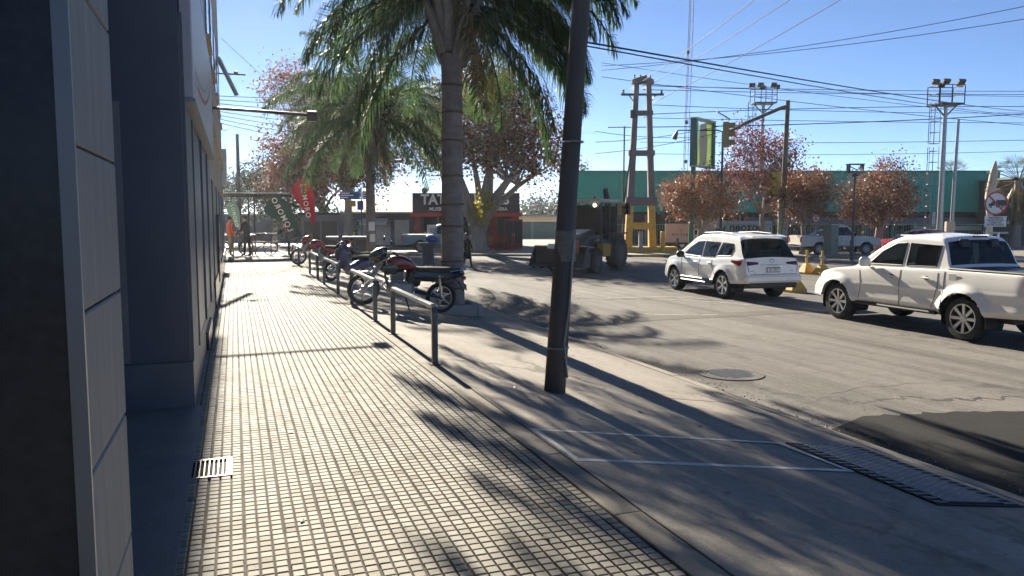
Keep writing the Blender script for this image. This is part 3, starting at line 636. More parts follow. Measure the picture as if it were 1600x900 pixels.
# trees across the junction on the right
p = W(1093, 50.5); tree('plane_tree', 'round crowned reddish tree left of the traffic signal mast', (p.x, p.y, fz), 1.5, .24, [((0, 0, 3.75), (2.6, 2.3, 1.35)), ((-1.2, 0, 3.0), (1.5, 1.4, .9)), ((1.3, 0, 3.2), (1.5, 1.4, 1.0)), ((.5, 0, 2.3), (.9, .9, .7)), ((.5, 0, 4.9), (1.5, 1.3, .8)), ((-1.9, 0, 3.9), (1.1, 1., .9))], 380, 30, .12, .28, 51, 'autumn', group=gA, nb=10, twigs=60)
p = W(1188, 55); tree('plane_tree', 'taller dark red tree with bare twigs behind the signal arm', (p.x, p.y, fz), 2.6, .22, [((-.2, 0, 6.0), (2.9, 2.4, 2.3)), ((-1.6, 0, 7.6), (1.3, 1.2, 1.4)), ((1.7, 0, 7.0), (1.5, 1.3, 1.2)), ((1.8, 0, 4.6), (1.6, 1.4, 1.3))], 330, 26, .14, .36, 57, 'autumn_dark', group=gA, nb=16, twigs=140)
p = W(1255, 46.5); tree('plane_tree', 'small brown tree with leaning trunk behind the signal pole', (p.x, p.y, fz), 2.0, .20, [((-.9, 0, 3.2), (1.7, 1.5, 1.0)), ((-.6, 0, 3.4), (2.0, 1.8, 1.15)), ((.8, 0, 3.1), (1.1, 1.1, .9)), ((-.2, 0, 4.3), (1.6, 1.4, .9)), ((1.2, 0, 3.9), (1.2, 1.1, .9))], 290, 30, .12, .28, 61, 'autumn', group=gA, nb=9, twigs=50)
p = W(1372, 51); tree('plane_tree', 'bushy reddish tree with pale trunk above the red car', (p.x, p.y, fz), 1.75, .34, [((-.2, 0, 3.7), (2.5, 2.3, 1.5)), ((-1.4, 0, 2.7), (1.6, 1.5, 1.0)), ((.9, 0, 5.0), (1.3, 1.2, 1.3)), ((1.2, 0, 3.2), (1.4, 1.3, 1.2))], 400, 30, .12, .29, 67, 'autumn', group=gA, nb=11, twigs=70)
# distant dark trees between the shop and the pole
for px, d, h, w in ((848, 150, 6.5, 7), (880, 140, 8, 5), (905, 150, 13, 4), (825, 160, 5.5, 6)):
    p = W(px, d); tree('distant_tree', {848: 'distant blue grey tree above the low wall', 880: 'distant tree beside the wooden pole top of the low wall', 905: 'distant tall cypress like tree hidden behind the wooden pole', 825: 'distant low tree right of the furniture shop'}[px], (p.x, p.y, GZ), 1.5, .4, [((0, 0, h*.55), (w*.55, w*.5, h*.42))], 70, 22, .5, .8, px, 'grey_leaf', nb=5)
# palms far right
def fan_palm(label, loc, h, sc, seed):
    r = random.Random(seed); t = thing('fan_palm', label, 'palm tree', loc, 0, 'fan palms by the green building')
    MB().tube([(0, 0, 0), (.05, 0, h*.5), (0, 0, h)], [.28*sc, .22*sc, .2*sc], 10).build('trunk', MT['palm_trunk'], t, True)
    for k in range(46):
        a = k*2.4; el = 1.2-1.9*(k/46)+r.uniform(-.1, .1); d = Vector((math.cos(a)*math.cos(el), math.sin(a)*math.cos(el), math.sin(el))); s = d.cross(Vector((0, 0, 1))).normalized(); u = s.cross(d)
        mb = MB(); q0 = Vector((0, 0, h)); q = q0+d*1.1*sc; mb.tube([q0, q], .02, 4)
        for i in range(13):
            b = (i-6)/6*1.35; dd = d*math.cos(b)+s*math.sin(b); e = q+dd*.8*sc*r.uniform(.85, 1.1)+Vector((0, 0, -.18*sc)); w = u.cross(dd)*.03+s*.02
            mb.add([q, q.lerp(e, .55)+w, e, q.lerp(e, .55)-w], [(0, 1, 2, 3)])
        mb.build('fan_leaf', MT['palm_leaf'] if k < 32 else MT['palm_dry'], t, fix=False)
    sk = MB()
    for k in range(140):
        a = r.uniform(0, 6.28); z = h-r.uniform(.3, 1.9)*sc; d = Vector((math.cos(a), math.sin(a), 0)); q = Vector((0, 0, z))+d*.3*sc; e = q+d*r.uniform(.2, .5)*sc+Vector((0, 0, -r.uniform(.6, 1.0)*sc)); w = Vector((-d.y, d.x, 0))*.07*sc
        sk.add([q, q.lerp(e, .5)+w, e, q.lerp(e, .5)-w], [(0, 1, 2, 3)])
    tag(sk.build('dead_leaf_skirt', MT['palm_dry'], t, fix=False), kind='stuff')
p = W(1585, 58); fan_palm('fan palm with brown skirt behind the no truck sign', (p.x, p.y, fz), 5.0, 1.35, 3)
p = W(1481, 92); fan_palm('small distant fan palm peeking over the green building', (p.x, p.y, fz), 7.5, 1.2, 5)
# ------------------------------------------------------------------ road vehicles
def smooth_line(pts, us, k=7):
    a = np.interp(us, [p[0] for p in pts], [p[1] for p in pts])
    ker = np.hanning(k+2)[1:-1]; ker /= ker.sum(); pad = k//2
    return np.convolve(np.pad(a, pad, mode='edge'), ker, 'valid')
def in_poly(x, y, poly):
    c = False; n = len(poly)
    for i in range(n):
        x1, y1 = poly[i]; x2, y2 = poly[(i+1) % n]
        if (y1 > y) != (y2 > y) and x < (x2-x1)*(y-y1)/(y2-y1)+x1: c = not c
    return c
def wheel_mesh(r, w, spokes, rimr):
    """tyre and rim meshes, axle along x, outer side at +x"""
    T = RY(math.pi/2); k = r-rimr
    prof = [(rimr, -w/2), (rimr+k*.35, -w*.5), (r-.03, -w*.48), (r-.006, -w*.38), (r, -w*.2), (r, w*.2), (r-.006, w*.38), (r-.03, w*.48), (rimr+k*.35, w*.5), (rimr, w/2), (rimr-.02, w*.4), (rimr-.02, -w*.4)]
    ty = MB().lathe(prof, 40, T, True)
    rm = MB().lathe([(rimr-.012, w*.2), (rimr+.004, w*.47), (rimr+.004, w*.5), (rimr-.018, w*.49), (rimr-.022, w*.2)], 40, T, True)
    for i in range(spokes):
        a = 2*math.pi*i/spokes; A = RX(a)
        for off in (-.16, .16) if spokes < 7 else (0,):
            B = RX(a+off*.55)
            h0, h1 = (.022, .030) if spokes >= 7 else (.017, .024)
            pts = [(w*.40, -h0, .05), (w*.40, h0, .05), (w*.45, h1, rimr-.012), (w*.45, -h1, rimr-.012)]
            rm.add([B@Vector(p) for p in pts]+[B@Vector((p[0]-.03, p[1]*1.2, p[2])) for p in pts], [(0,1,2,3),(7,6,5,4),(0,4,5,1),(1,5,6,2),(2,6,7,3),(3,7,4,0)])
    rm.lathe([(0, w*.45), (.05, w*.45), (.062, w*.41), (.062, w*.3)], 16, T)
    bk = MB().lathe([(0, w*.18), (rimr-.02, w*.18)], 28, T)
    bk.lathe([(0, w*.25), (rimr*.62, w*.25)], 24, T)
    return ty.mesh('wheel', True), rm.mesh('rim', True), bk.mesh('brake_disc')
def vehicle(name, label, cat, loc, rz, p, group=None):
    t = thing(name, label, cat, loc, rz, group)
    L, Wd = p['L'], p['W']/2; du = p.get('du', .036); n = int(L/du); us = np.linspace(0, L, n+1)
    top = smooth_line(p['top'], us, p.get('k', 7)); bot = smooth_line(p['bot'], us, 5)
    ar, rr, af, rf = p.get('plan', (.10, .5, .22, .9))
    def hw(u): return Wd*(1-ar*(1-min(1, u/rr))**2.4-af*(1-min(1, (L-u)/rf))**2.4)
    wr, wf, rt, Ra, fl = p['wr'], p['wf'], p['r'], p['arch'], p.get('flare', .02)
    M = p.get('rows', 20); paint, glass, black = p['paint'], MT['car_glass'], MT['plastic']
    crease = p.get('crease', .6)
    def half(u, z, zb, zt):
        s = (z-zb)/max(.01, zt-zb); w = 1-.07*max(0, (.14-s)/.14)**2-.045*max(0, (s-.55)/.45)**1.7+.010*math.exp(-((s-crease)/.035)**2)-.012*math.exp(-((s-.3)/.18)**2)
        h = hw(u)*w
        for wu in (wr, wf):
            d = math.hypot(u-wu, z-rt)
            if d < Ra+.17:
                k = min(1, max(0, (d-Ra)/.17)); h = h+fl*(1-k*k*(3-2*k))
        return h
    rear = p.get('rear', [(0, 0), (3, 0)]); front = p.get('front', [(0, 0), (3, 0)])
    def Y(u, z):
        a = np.interp(z, [q[0] for q in rear], [q[1] for q in rear])*max(0, 1-u/.7); b = np.interp(z, [q[0] for q in front], [q[1] for q in front])*max(0, 1-(L-u)/.7)
        return u+a-b-L/2
    body = MB(); V = []; rows = M+6
    for i, u in enumerate(us):
        zb, zt = bot[i], top[i]; ring = []
        for k in range(M+1):
            z = zb+(zt-.05-zb)*k/M; uu, zz = u, z
            for wu in (wr, wf):
                dx, dz = uu-wu, zz-rt; d = math.hypot(dx, dz)
                if abs(d-Ra) < .021 and d > 0: uu, zz = wu+dx*Ra/d, rt+dz*Ra/d
            ring.append((half(uu, zz, zb, zt), Y(uu, zz), zz))
        h = ring[-1][0]; yy = Y(u, zt)
        for dx, dz in ((.010, .028), (.035, .044), (.10, .05)): ring.append((max(0, h-dx), yy, zt-.05+dz))
        for s in (.45, .75, 1.0): ring.append((max(0, h-.10)*(1-s), yy, zt+.035*(1-(1-s)**2)))
        V.append(ring)
    def skip(i, k):
        if k >= M: return False
        uc = us[i]+du/2; zc = (bot[i]+(top[i]-.05-bot[i])*(k+.5)/M)
        return any(math.hypot(uc-wu, zc-rt) < Ra-.002 for wu in (wr, wf))
    deck = p.get('deck')           # (u0,u1): part of the top that is a dark cover
    bodies = {'body': MB(), 'cover': MB()}
    R = rows+1
    for sg in (1, -1):
        vs = [(sg*a, b, c) for ring in V for a, b, c in ring]; fs = []; fd = []
        for i in range(n):
            for k in range(rows):
                if skip(i, k): continue
                q = (i*R+k, (i+1)*R+k, (i+1)*R+k+1, i*R+k+1)
                (fd if deck and deck[0] < us[i] < deck[1] and k >= M+2 else fs).append(q)
        bodies['body'].add(vs, fs)
        if fd: bodies['cover'].add(vs, fd)
    for i in (0, n):
        vs = [(sg*a, b, c) for a, b, c in V[i] for sg in (1, -1)]
        bodies['body'].add(vs, [(2*k, 2*k+1, 2*k+3, 2*k+2) for k in range(rows)])
    def clean(mb, nm, m, par):
        me = mb.mesh(nm, True); bm = bmesh.new(); bm.from_mesh(me); bmesh.ops.remove_doubles(bm, verts=bm.verts, dist=.0008)
        bmesh.ops.delete(bm, geom=[v for v in bm.verts if not v.link_faces], context='VERTS'); bmesh.ops.recalc_face_normals(bm, faces=bm.faces); bm.to_mesh(me); bm.free()
        me.polygons.foreach_set('use_smooth', [True]*len(me.polygons)); me.set_sharp_from_angle(angle=R_(35)); return link(nm, me, m, par)
    bo = clean(bodies['body'], 'body', paint, t)
    if bodies['cover'].f: clean(bodies['cover'], 'bed_cover', black, t)
    # greenhouse
    rl = p['roof']; g0, g1 = rl[0][0], rl[-1][0]; m2 = int((g1-g0)/du); ug = np.linspace(g0, g1, m2+1)
    zr = smooth_line(rl, ug, 5); zbt = np.interp(ug, us, top); K = 14; tum = p.get('tumble', .24); gin = p.get('inset', .05)
    polys = p['windows']; zs0, zs1 = p['ws'], p['rw']
    gh = MB(); wins = [MB() for _ in polys]; wsm = MB(); rwm = MB()
    def gw(u, z, zb): return max(.05, hw(min(max(u, .3), L-.6))*.955-gin-tum*(z-zb)-.06*max(0, (z-zb-.3))**2)
    GV = []
    for i, u in enumerate(ug):
        zb = zbt[i]-.03; z1 = max(zb+.004, zr[i]-.07*min(1, max(0, (zr[i]-zb)/.25))); ring = []
        for k in range(K+1):
            z = zb+(z1-zb)*k/K; uu, zz = u, z
            for po in polys:
                for e in range(len(po)):
                    a = Vector(po[e]); b = Vector(po[(e+1) % len(po)]); q = Vector((uu, zz)); ab = b-a; s = max(0, min(1, (q-a).dot(ab)/ab.length_squared)); c = a+ab*s
                    if (c-q).length < .017: uu, zz = c.x, c.y
            ring.append((gw(uu, zz, zb), uu-L/2, zz, uu))
        h = ring[-1][0]; e = min(1, max(0, (zr[i]-zb)/.25)); zt = zr[i]
        for dx, dz in ((.02, .035), (.055, .056), (.11, .066)): ring.append((max(.02, h-dx), u-L/2, z1+dz*e, u))
        for s in (.3, .6, .85, 1.0): ring.append((max(.02, h-.11)*(1-s), u-L/2, z1+.066*e+p.get('crown', .045)*(1-(1-s)**2)*e, u))
        GV.append(ring)
    R2 = K+8
    for sg in (1, -1):
        vs = [(sg*a, b, c) for ring in GV for a, b, c, _ in ring]
        part = {}
        for i in range(m2):
            for k in range(R2-1):
                q = (i*R2+k, (i+1)*R2+k, (i+1)*R2+k+1, i*R2+k+1); uc = ug[i]+du/2
                if k < K:
                    zc = (GV[i][k][2]+GV[i+1][k][2]+GV[i][k+1][2]+GV[i+1][k+1][2])/4; uu = sum(GV[a][b][3] for a, b in ((i, k), (i+1, k), (i, k+1), (i+1, k+1)))/4
                    w = next((j for j, po in enumerate(polys) if in_poly(uu, zc, po)), None)
                    part.setdefault(('w', w) if w is not None else 'g', []).append(q)
                elif k >= K+1 and zs0[0] < uc < zs0[1]: part.setdefault('ws', []).append(q)
                elif k >= K+p.get('rwk', 1) and zs1[0] < uc < zs1[1]: part.setdefault('rw', []).append(q)
                else: part.setdefault('g', []).append(q)
        for key, fs in part.items():
            if key == 'g': gh.add(vs, fs)
            elif key == 'ws': wsm.add(vs, fs)
            elif key == 'rw': rwm.add(vs, fs)
            else:
                q = MB().add(vs, fs); wo = clean(q, 'window', glass, t)
                po = polys[key[1]]; zb = np.interp(po[0][0], us, top)-.03; pp = []
                for e in range(len(po)):
                    a, b = po[e], po[(e+1) % len(po)]
                    for s in np.linspace(0, 1, 8)[:-1]: u_, z_ = a[0]+(b[0]-a[0])*s, a[1]+(b[1]-a[1])*s; pp.append((sg*(gw(u_, z_, np.interp(u_, us, top)-.03)+.002), u_-L/2, z_))
                MB().tube(pp+pp[:1], .011, 5, False).build('window_seal', black, wo)
    clean(gh, 'roof', p.get('roofpaint', paint), t); clean(wsm, 'windshield', glass, t); clean(rwm, 'rear_window', glass, t)
    # wheels and arches
    tyre, rim, disc = wheel_mesh(rt, p.get('tw', .26), p.get('spokes', 6), p.get('rimr', rt*.66)); tyre.materials.append(MT['rubber']); rim.materials.append(p.get('rimmat', MT['alloy'])); disc.materials.append(MT['plastic'])
    for wu in (wr, wf):
        for sg in (1, -1):
            o = link('wheel', tyre, None, t); o.location = (sg*(p['track']/2), wu-L/2, rt); o.rotation_euler = (0, 0, 0 if sg > 0 else math.pi)
            link('rim', rim, None, o); link('brake_disc', disc, None, o)
            mb = MB(); a_ = [math.pi*(-.12+1.24*k/20) for k in range(21)]; ho = hw(wu)-.03
            vs = []
            for a in a_: vs += [(sg*ho, wu-L/2+Ra*math.cos(a), rt+Ra*math.sin(a)), (sg*(ho-.42), wu-L/2+Ra*math.cos(a), rt+Ra*math.sin(a))]
            vs.append((sg*(ho-.42), wu-L/2, rt))
            mb.add(vs, [(2*k, 2*k+1, 2*k+3, 2*k+2) for k in range(20)]+[(2*k+1, 2*k+3, len(vs)-1) for k in range(20)])
            mb.build('wheel_arch', black, t)
    MB().box((0, 0, (min(bot)+.05)), (Wd*1.5, L*.86, .16)).build('underbody', black, t)
    MB().tube([(-p['track']/2, wr-L/2, rt), (p['track']/2, wr-L/2, rt)], .05, 8).build('axle', black, t)
    # seats
    for sg in (1, -1):
        for ys in p.get('seats', ()):
            MB().bbox((sg*.36, ys-L/2, zbt.mean()-.18), (.5, .5, .2), .05).build('seat', black, t)
            MB(T3(sg*.36, ys-.28-L/2, zbt.mean()+.12)@RX(.2)).bbox((0, 0, 0), (.46, .14, .6), .05).build('seat_back', black, t); MB().bbox((sg*.36, ys-.36-L/2, zbt.mean()+.48), (.26, .1, .18), .04).build('headrest', black, t)
    # seams, handles, mirrors
    def side(u, z, off=.001):
        return (half(u, z, np.interp(u, us, bot), np.interp(u, us, top))+off, u-L/2, z)
    for pts in p.get('seams', []):
        fine = []
        for a, b in zip(pts[:-1], pts[1:]):
            for s in np.linspace(0, 1, 10)[:-1]: fine.append((a[0]+(b[0]-a[0])*s, a[1]+(b[1]-a[1])*s))
        fine.append(pts[-1])
        for sg in (1, -1): MB().tube([(sg*q[0], q[1], q[2]) for q in (side(u, z, -.001) for u, z in fine)], .0065, 5).build('panel_gap', MT['pit'], t)
    for u, z in p.get('handles', []):
        for sg in (1, -1):
            q = side(u, z, .02); MB().bbox((sg*q[0], q[1], z), (.025, .20, .032), .01).build('door_handle', p.get('handlemat', MT['chrome']), t); q = side(u+.02, z, -.004); MB().ball((sg*q[0], q[1]-.02, z-.005), (.012, .07, .045), 10, 6).build('handle_recess', black, t)
    if 'mirror' in p:
        u, z = p['mirror']
        for sg in (1, -1):
            q = side(u, min(z, np.interp(u, us, top)-.06), 0); c = (sg*(q[0]+.13), q[1]-.02, z)
            MB(T3(*c)@RZ(sg*.1)).bbox((0, 0, 0), (.25, .13, .19), .05).build('mirror', p.get('mirrormat', black), t, True); MB().tube([(sg*(q[0]-.04), q[1]+.02, z-.08), (sg*(q[0]+.08), q[1], z-.06)], .03, 6).build('mirror_arm', black, t)
    return t, side, us, top, bot
def plate(t, txt, y, z, tilt=0, wid=.42):
    q = MB(T3(0, y, z)@RX(tilt)).bbox((0, 0, 0), (wid, .016, .135), .004).build('number_plate', MT['plastic'], t)
    MB(T3(0, y, z)@RX(tilt)).box((0, -.0095, -.004), (wid-.03, .004, .088)).build('plate_field', MT['paper'], q)
    text(txt, .085, MT['black'], q, T3(0, y-.0125, z-.004)@RX(tilt)@UP, name='plate_lettering', extrude=.001, bold=.001, xscale=.8)
car_white = lambda nm, c: mat(nm, c, .28, 0, .03, 2, coat=.8, spec=.5, dirt=.12, dirtc=(.35, .30, .24), ds=1.5)
MT['pearl'] = car_white('pearl_white_paint', (.82, .81, .78)); MT['beige_white'] = car_white('warm_white_paint', (.84, .81, .75)); MT['old_white'] = mat('old_white_paint', (.56, .52, .45), .45, 0, .06, 2, coat=.2, dirt=.25, dirtc=(.25, .2, .15))
MT['tail_red'] = mat('tail_lamp_red', (.42, .012, .015), .12, 0, 0, coat=.6); MT['dark_red'] = mat('dark_tail_lamp', (.06, .008, .012), .12, 0, 0, coat=.6)
# --- SUV seen from behind
L = 4.80
suv = dict(L=L, W=1.86, r=.385, arch=.44, wr=1.08, wf=3.83, track=1.58, flare=.035, paint=MT['pearl'], plan=(.10, .38, .20, .9), tw=.265, spokes=6, rimr=.265, tumble=.27, inset=.045, crown=.03,
  top=[(0, 1.17), (.5, 1.19), (1.0, 1.165), (1.6, 1.115), (3.2, 1.10), (3.7, 1.13), (4.3, 1.05), (4.65, .93), (4.8, .70)],
  bot=[(0, .50), (.35, .47), (.9, .44), (1.5, .42), (3.4, .42), (4.0, .40), (4.6, .36), (4.8, .40)],
  roof=[(.16, 1.16), (.22, 1.25), (.50, 1.68), (.62, 1.76), (1.1, 1.80), (2.0, 1.83), (2.6, 1.80), (2.95, 1.70), (3.35, 1.45), (3.85, 1.13)],
  windows=[[(2.38, 1.135), (2.38, 1.60), (2.72, 1.585), (3.10, 1.40), (3.42, 1.16)], [(1.62, 1.155), (1.50, 1.58), (2.28, 1.60), (2.28, 1.135)], [(.78, 1.22), (.70, 1.40), (.80, 1.55), (1.36, 1.58), (1.52, 1.19), (1.2, 1.20)]],
  ws=(2.80, 3.80), rw=(.17, .52), rwk=0, crease=.72, rear=[(0, .10), (.5, .0), (.75, 0), (1.0, .05), (1.2, .12)], front=[(0, .15), (.5, 0), (1.2, .2)],
  seams=[[(2.33, 1.08), (2.36, .55), (2.36, .45)], [(3.42, 1.08), (3.36, .8), (3.40, .46)], [(1.66, 1.08), (1.62, .85), (1.42, .62)]], handles=[(2.52, .97), (1.78, .99)], mirror=(3.28, 1.17), seats=(2.6, 1.75), mirrormat=MT['plastic'])
t, side, us_, top_, bot_ = vehicle('suv', 'white sport utility car driving away with red tail lights', 'car', (13.93, 19.66, GZ), R_(-3.0), suv)
yb = -L/2
for sg in (1, -1):
    # side strips, lamps, reflectors
    MB().loft([[(sg*x, y, z) for x, y, z in ((.935, yb+.62, 1.115), (.945, yb+.62, 1.06), (.925, yb+.58, 1.06), (.915, yb+.58, 1.11))], [(sg*x, y, z) for x, y, z in ((.925, yb+.28, 1.11), (.935, yb+.24, .97), (.88, yb+.24, .97), (.87, yb+.28, 1.11))], [(sg*x, y, z) for x, y, z in ((.80, yb+.085, 1.10), (.80, yb+.045, .975), (.76, yb+.09, .98), (.76, yb+.12, 1.09))]]).build('tail_light', MT['tail_red'], t, True)
    MB().loft([[(sg*x, y, z) for x, y, z in ((.80, yb+.08, 1.098), (.80, yb+.04, .98), (.74, yb+.09, .98), (.74, yb+.1, 1.09))], [(sg*x, y, z) for x, y, z in ((.45, yb+.055, 1.075), (.45, yb+.035, 1.02), (.45, yb+.09, 1.02), (.45, yb+.09, 1.07))]]).build('tail_light_wing', MT['dark_red'], t)
    MB().bbox((sg*.74, yb+.045, .60), (.26, .05, .055), .015).build('reflector', MT['dark_red'], t)
    MB().tube([(sg*.62, yb+1.0, 1.835), (sg*.60, yb+1.7, 1.87), (sg*.58, yb+2.6, 1.84)], .018, 6).build('roof_rail', MT['plastic'], t, True)
    MB().bbox((sg*.93, yb+2.45, .40), (.12, 1.75, .05), .02).build('running_board', MT['plastic'], t); MB().bbox((sg*.90, yb+2.45, .46), (.14, 1.9, .12), .02).build('sill', MT['plastic'], t)
    MB().bbox((sg*.66, L/2-.32, .84), (.36, .14, .13), .04).build('headlight', MT['pane'], t)
MB().bbox((0, yb+.06, .45), (1.55, .16, .17), .04).build('lower_bumper', MT['plastic'], t)
MB().bbox((0, yb+.01, .62), (1.78, .18, .22), .06).build('rear_bumper', MT['pearl'], t, True)
MB().box((0, yb+.012, .745), (1.46, .06, .012)).build('panel_gap', MT['pit'], t)
for sg in (1, -1): MB().tube([(sg*.73, yb+.012, .75), (sg*.765, yb+.018, .85), (sg*.785, yb+.03, .97)], .007, 5).build('panel_gap', MT['pit'], t)
MB().loft([[(x, yb+.50, 1.815) for x in (-.55, .55)]+[(x, yb+.50, 1.77) for x in (.60, -.60)], [(x, yb+.20, 1.775) for x in (-.54, .54)]+[(x, yb+.20, 1.745) for x in (.57, -.57)]]).build('spoiler', MT['pearl'], t)
MB().bbox((0, yb+.05, .995), (.80, .04, .035), .01).build('chrome_bar', MT['chrome'], t)
MB(T3(0, yb+.075, 1.115)@RX(math.pi/2-.25)).torus(.055, .008, 20, 6, Matrix.Diagonal((1.25, .85, 1, 1))).build('emblem', MT['chrome'], t, True)
plate(t, 'AD 178 EP', yb-.001, .865, -.05)
MB().box((-.66, yb+.02, .84), (.13, .01, .022)).build('badge', MT['steel'], t); MB().box((-.585, yb+.01, .775), (.10, .01, .035)).build('badge', MT['steel'], t); MB().box((.60, yb+.02, .845), (.10, .01, .018)).build('badge', MT['steel'], t)
MB(T3(0, yb+.34, 1.44)@RX(-.58)).box((.0, -.035, -.1), (.5, .02, .02)).build('wiper', MT['plastic'], t)
# --- double cab pickup
L = 5.25
pk = dict(L=L, W=1.93, r=.385, arch=.455, wr=1.18, wf=4.27, track=1.64, flare=.075, paint=MT['beige_white'], plan=(.03, .25, .24, .9), tw=.25, spokes=8, rimr=.262, tumble=.21, inset=.06, crown=.035,
  top=[(0, 1.22), (1.6, 1.22), (3.4, 1.17), (3.75, 1.155), (4.4, 1.09), (4.9, .99), (5.25, .74)],
  bot=[(0, .50), (.5, .47), (1.6, .44), (3.6, .44), (4.7, .40), (5.25, .42)],
  roof=[(1.55, 1.22), (1.62, 1.35), (1.74, 1.70), (1.85, 1.79), (2.4, 1.83), (2.75, 1.81), (3.05, 1.72), (3.4, 1.50), (3.92, 1.15)],
  windows=[[(2.66, 1.235), (2.64, 1.665), (2.88, 1.65), (3.2, 1.49), (3.5, 1.225)], [(1.86, 1.25), (1.83, 1.64), (2.54, 1.67), (2.55, 1.235)]],
  ws=(2.95, 3.85), rw=(1.58, 1.76), rwk=2, crease=.5, rear=[(0, .06), (.6, 0), (2, .03)], front=[(0, .12), (.5, 0), (1.2, .15)], deck=(.06, 1.56),
  seams=[[(2.60, 1.15), (2.61, .6), (2.60, .47)], [(3.66, 1.08), (3.60, .8), (3.66, .50)], [(1.74, 1.15), (1.72, .90), (1.82, .60), (1.84, .50)], [(1.60, 1.18), (1.58, .5)]], handles=[(2.80, 1.02), (1.98, 1.04)], mirror=(3.42, 1.27), mirrormat=MT['beige_white'], handlemat=MT['beige_white'], seats=(2.85, 2.1))
t, side, us_, top_, bot_ = vehicle('pickup_truck', 'beige white double cab pickup truck cut by the right edge', 'pickup truck', (13.66, 11.95, GZ), R_(-2.5), pk); t.scale = (1.03, 1.07, 1.06)
yb = -L/2
for sg in (1, -1):
    MB().bbox((sg*.90, yb+.0, .98), (.12, .10, .34), .02).build('tail_light', MT['tail_red'], t)
    MB().tube([(sg*.93, yb+1.75, .42), (sg*.93, yb+3.75, .42)], .035, 8).build('sill_bar', MT['plastic'], t)
    MB().bbox((sg*.66, L/2-.36, .84), (.40, .18, .16), .05).build('headlight', MT['pane'], t)
    q = side(1.42, 1.08, .002); MB().bbox((sg*q[0], q[1], 1.08), (.008, .17, .15), .003).build('fuel_flap' if sg < 0 else 'panel', MT['beige_white'], t)
    MB().tube([(sg*.88, yb+.1, 1.235), (sg*.88, yb+1.55, 1.235)], .022, 6).build('bed_rail', MT['plastic'], t)
    MB().tube([(sg*.56, yb+2.0, 1.815), (sg*.56, yb+3.0, 1.80)], .014, 6).build('roof_rail', MT['beige_white'], t)
    for wu in (1.18,):
        MB().box((sg*.84, wu-L/2-.47, .42), (.26, .02, .30)).build('mud_flap', MT['plastic'], t)
MB().bbox((0, yb-.06, .58), (1.7, .2, .17), .04).build('rear_bumper', MT['chrome'], t); MB().bbox((0, yb+2.08-.36, 1.80), (.34, .05, .03), .01).build('brake_lamp', MT['dark_red'], t)
plate(t, 'AC 402 FN', yb-.17, .60)
MB(T3(-1.03, yb+4.9, .9)).box((0, 0, 0), (.01, .08, .03)).build('side_lamp', MT['signal_yellow'], t)
# --- older cars across the junction
L = 4.9
op = dict(L=L, W=1.85, r=.36, arch=.43, wr=1.15, wf=4.0, track=1.55, flare=.01, paint=MT['old_white'], plan=(.02, .2, .06, .4), tw=.22, spokes=8, rimr=.22, rimmat=MT['steel'], tumble=.2, inset=.05, du=.06, k=3, rows=14,
  top=[(0, 1.12), (2.1, 1.12), (2.3, 1.10), (3.35, 1.10), (4.6, 1.04), (4.85, .98), (4.9, .8)], bot=[(0, .5), (4.9, .5)],
  roof=[(2.0, 1.12), (2.06, 1.5), (2.16, 1.74), (2.6, 1.78), (2.95, 1.74), (3.1, 1.6), (3.5, 1.1)], windows=[[(2.25, 1.16), (2.27, 1.62), (2.86, 1.62), (3.22, 1.16)]], ws=(2.98, 3.48), rw=(2.02, 2.14), rwk=2, deck=(.1, 2.0),
  seams=[[(2.2, 1.08), (2.22, .54)], [(3.32, 1.05), (3.30, .54)]], handles=[(2.42, .98)], mirror=(3.2, 1.2))
p0 = W(1303, 46.6); op['roofpaint'] = MT['old_white']
t, *_ = vehicle('pickup_truck', 'old boxy off white pickup parked behind the grey cabinet', 'pickup truck', (p0.x, p0.y, GZ+.12), -YAW-math.pi/2+.05, op)
for sg in (1, -1): MB().bbox((sg*.86, -L/2, .9), (.12, .08, .3), .01).build('tail_light', MT['tail_red'], t); MB().bbox((sg*.7, L/2, .82), (.28, .06, .18), .01).build('headlight', MT['chrome'], t)
MB().bbox((0, L/2, .82), (1.0, .05, .2), .01).build('grille', MT['plastic'], t); MB().bbox((0, L/2+.05, .58), (1.8, .1, .15), .02).build('front_bumper', MT['chrome'], t); MB().bbox((0, -L/2-.05, .55), (1.7, .1, .15), .02).build('rear_bumper', MT['chrome'], t)
MT['teal'] = mat('pale_teal_paint', (.16, .27, .31), .4, 0, .08, 2, coat=.3, dirt=.2)
op2 = dict(op); op2['paint'] = op2['roofpaint'] = MT['teal']; op2['rimmat'] = MT['steel']
p0 = W(690, 50.3); t, *_ = vehicle('pickup_truck', 'pale blue old pickup parked before the furniture shop', 'pickup truck', (p0.x, p0.y, GZ+.12), -YAW-math.pi/2, op2)
for sg in (1, -1): MB().bbox((sg*.86, -L/2, .9), (.12, .08, .3), .01).build('tail_light', MT['tail_red'], t); MB().bbox((sg*.7, L/2, .82), (.28, .06, .18), .01).build('headlight', MT['chrome'], t)
MB().bbox((0, L/2+.05, .58), (1.8, .1, .15), .02).build('front_bumper', MT['chrome'], t)
L = 4.2
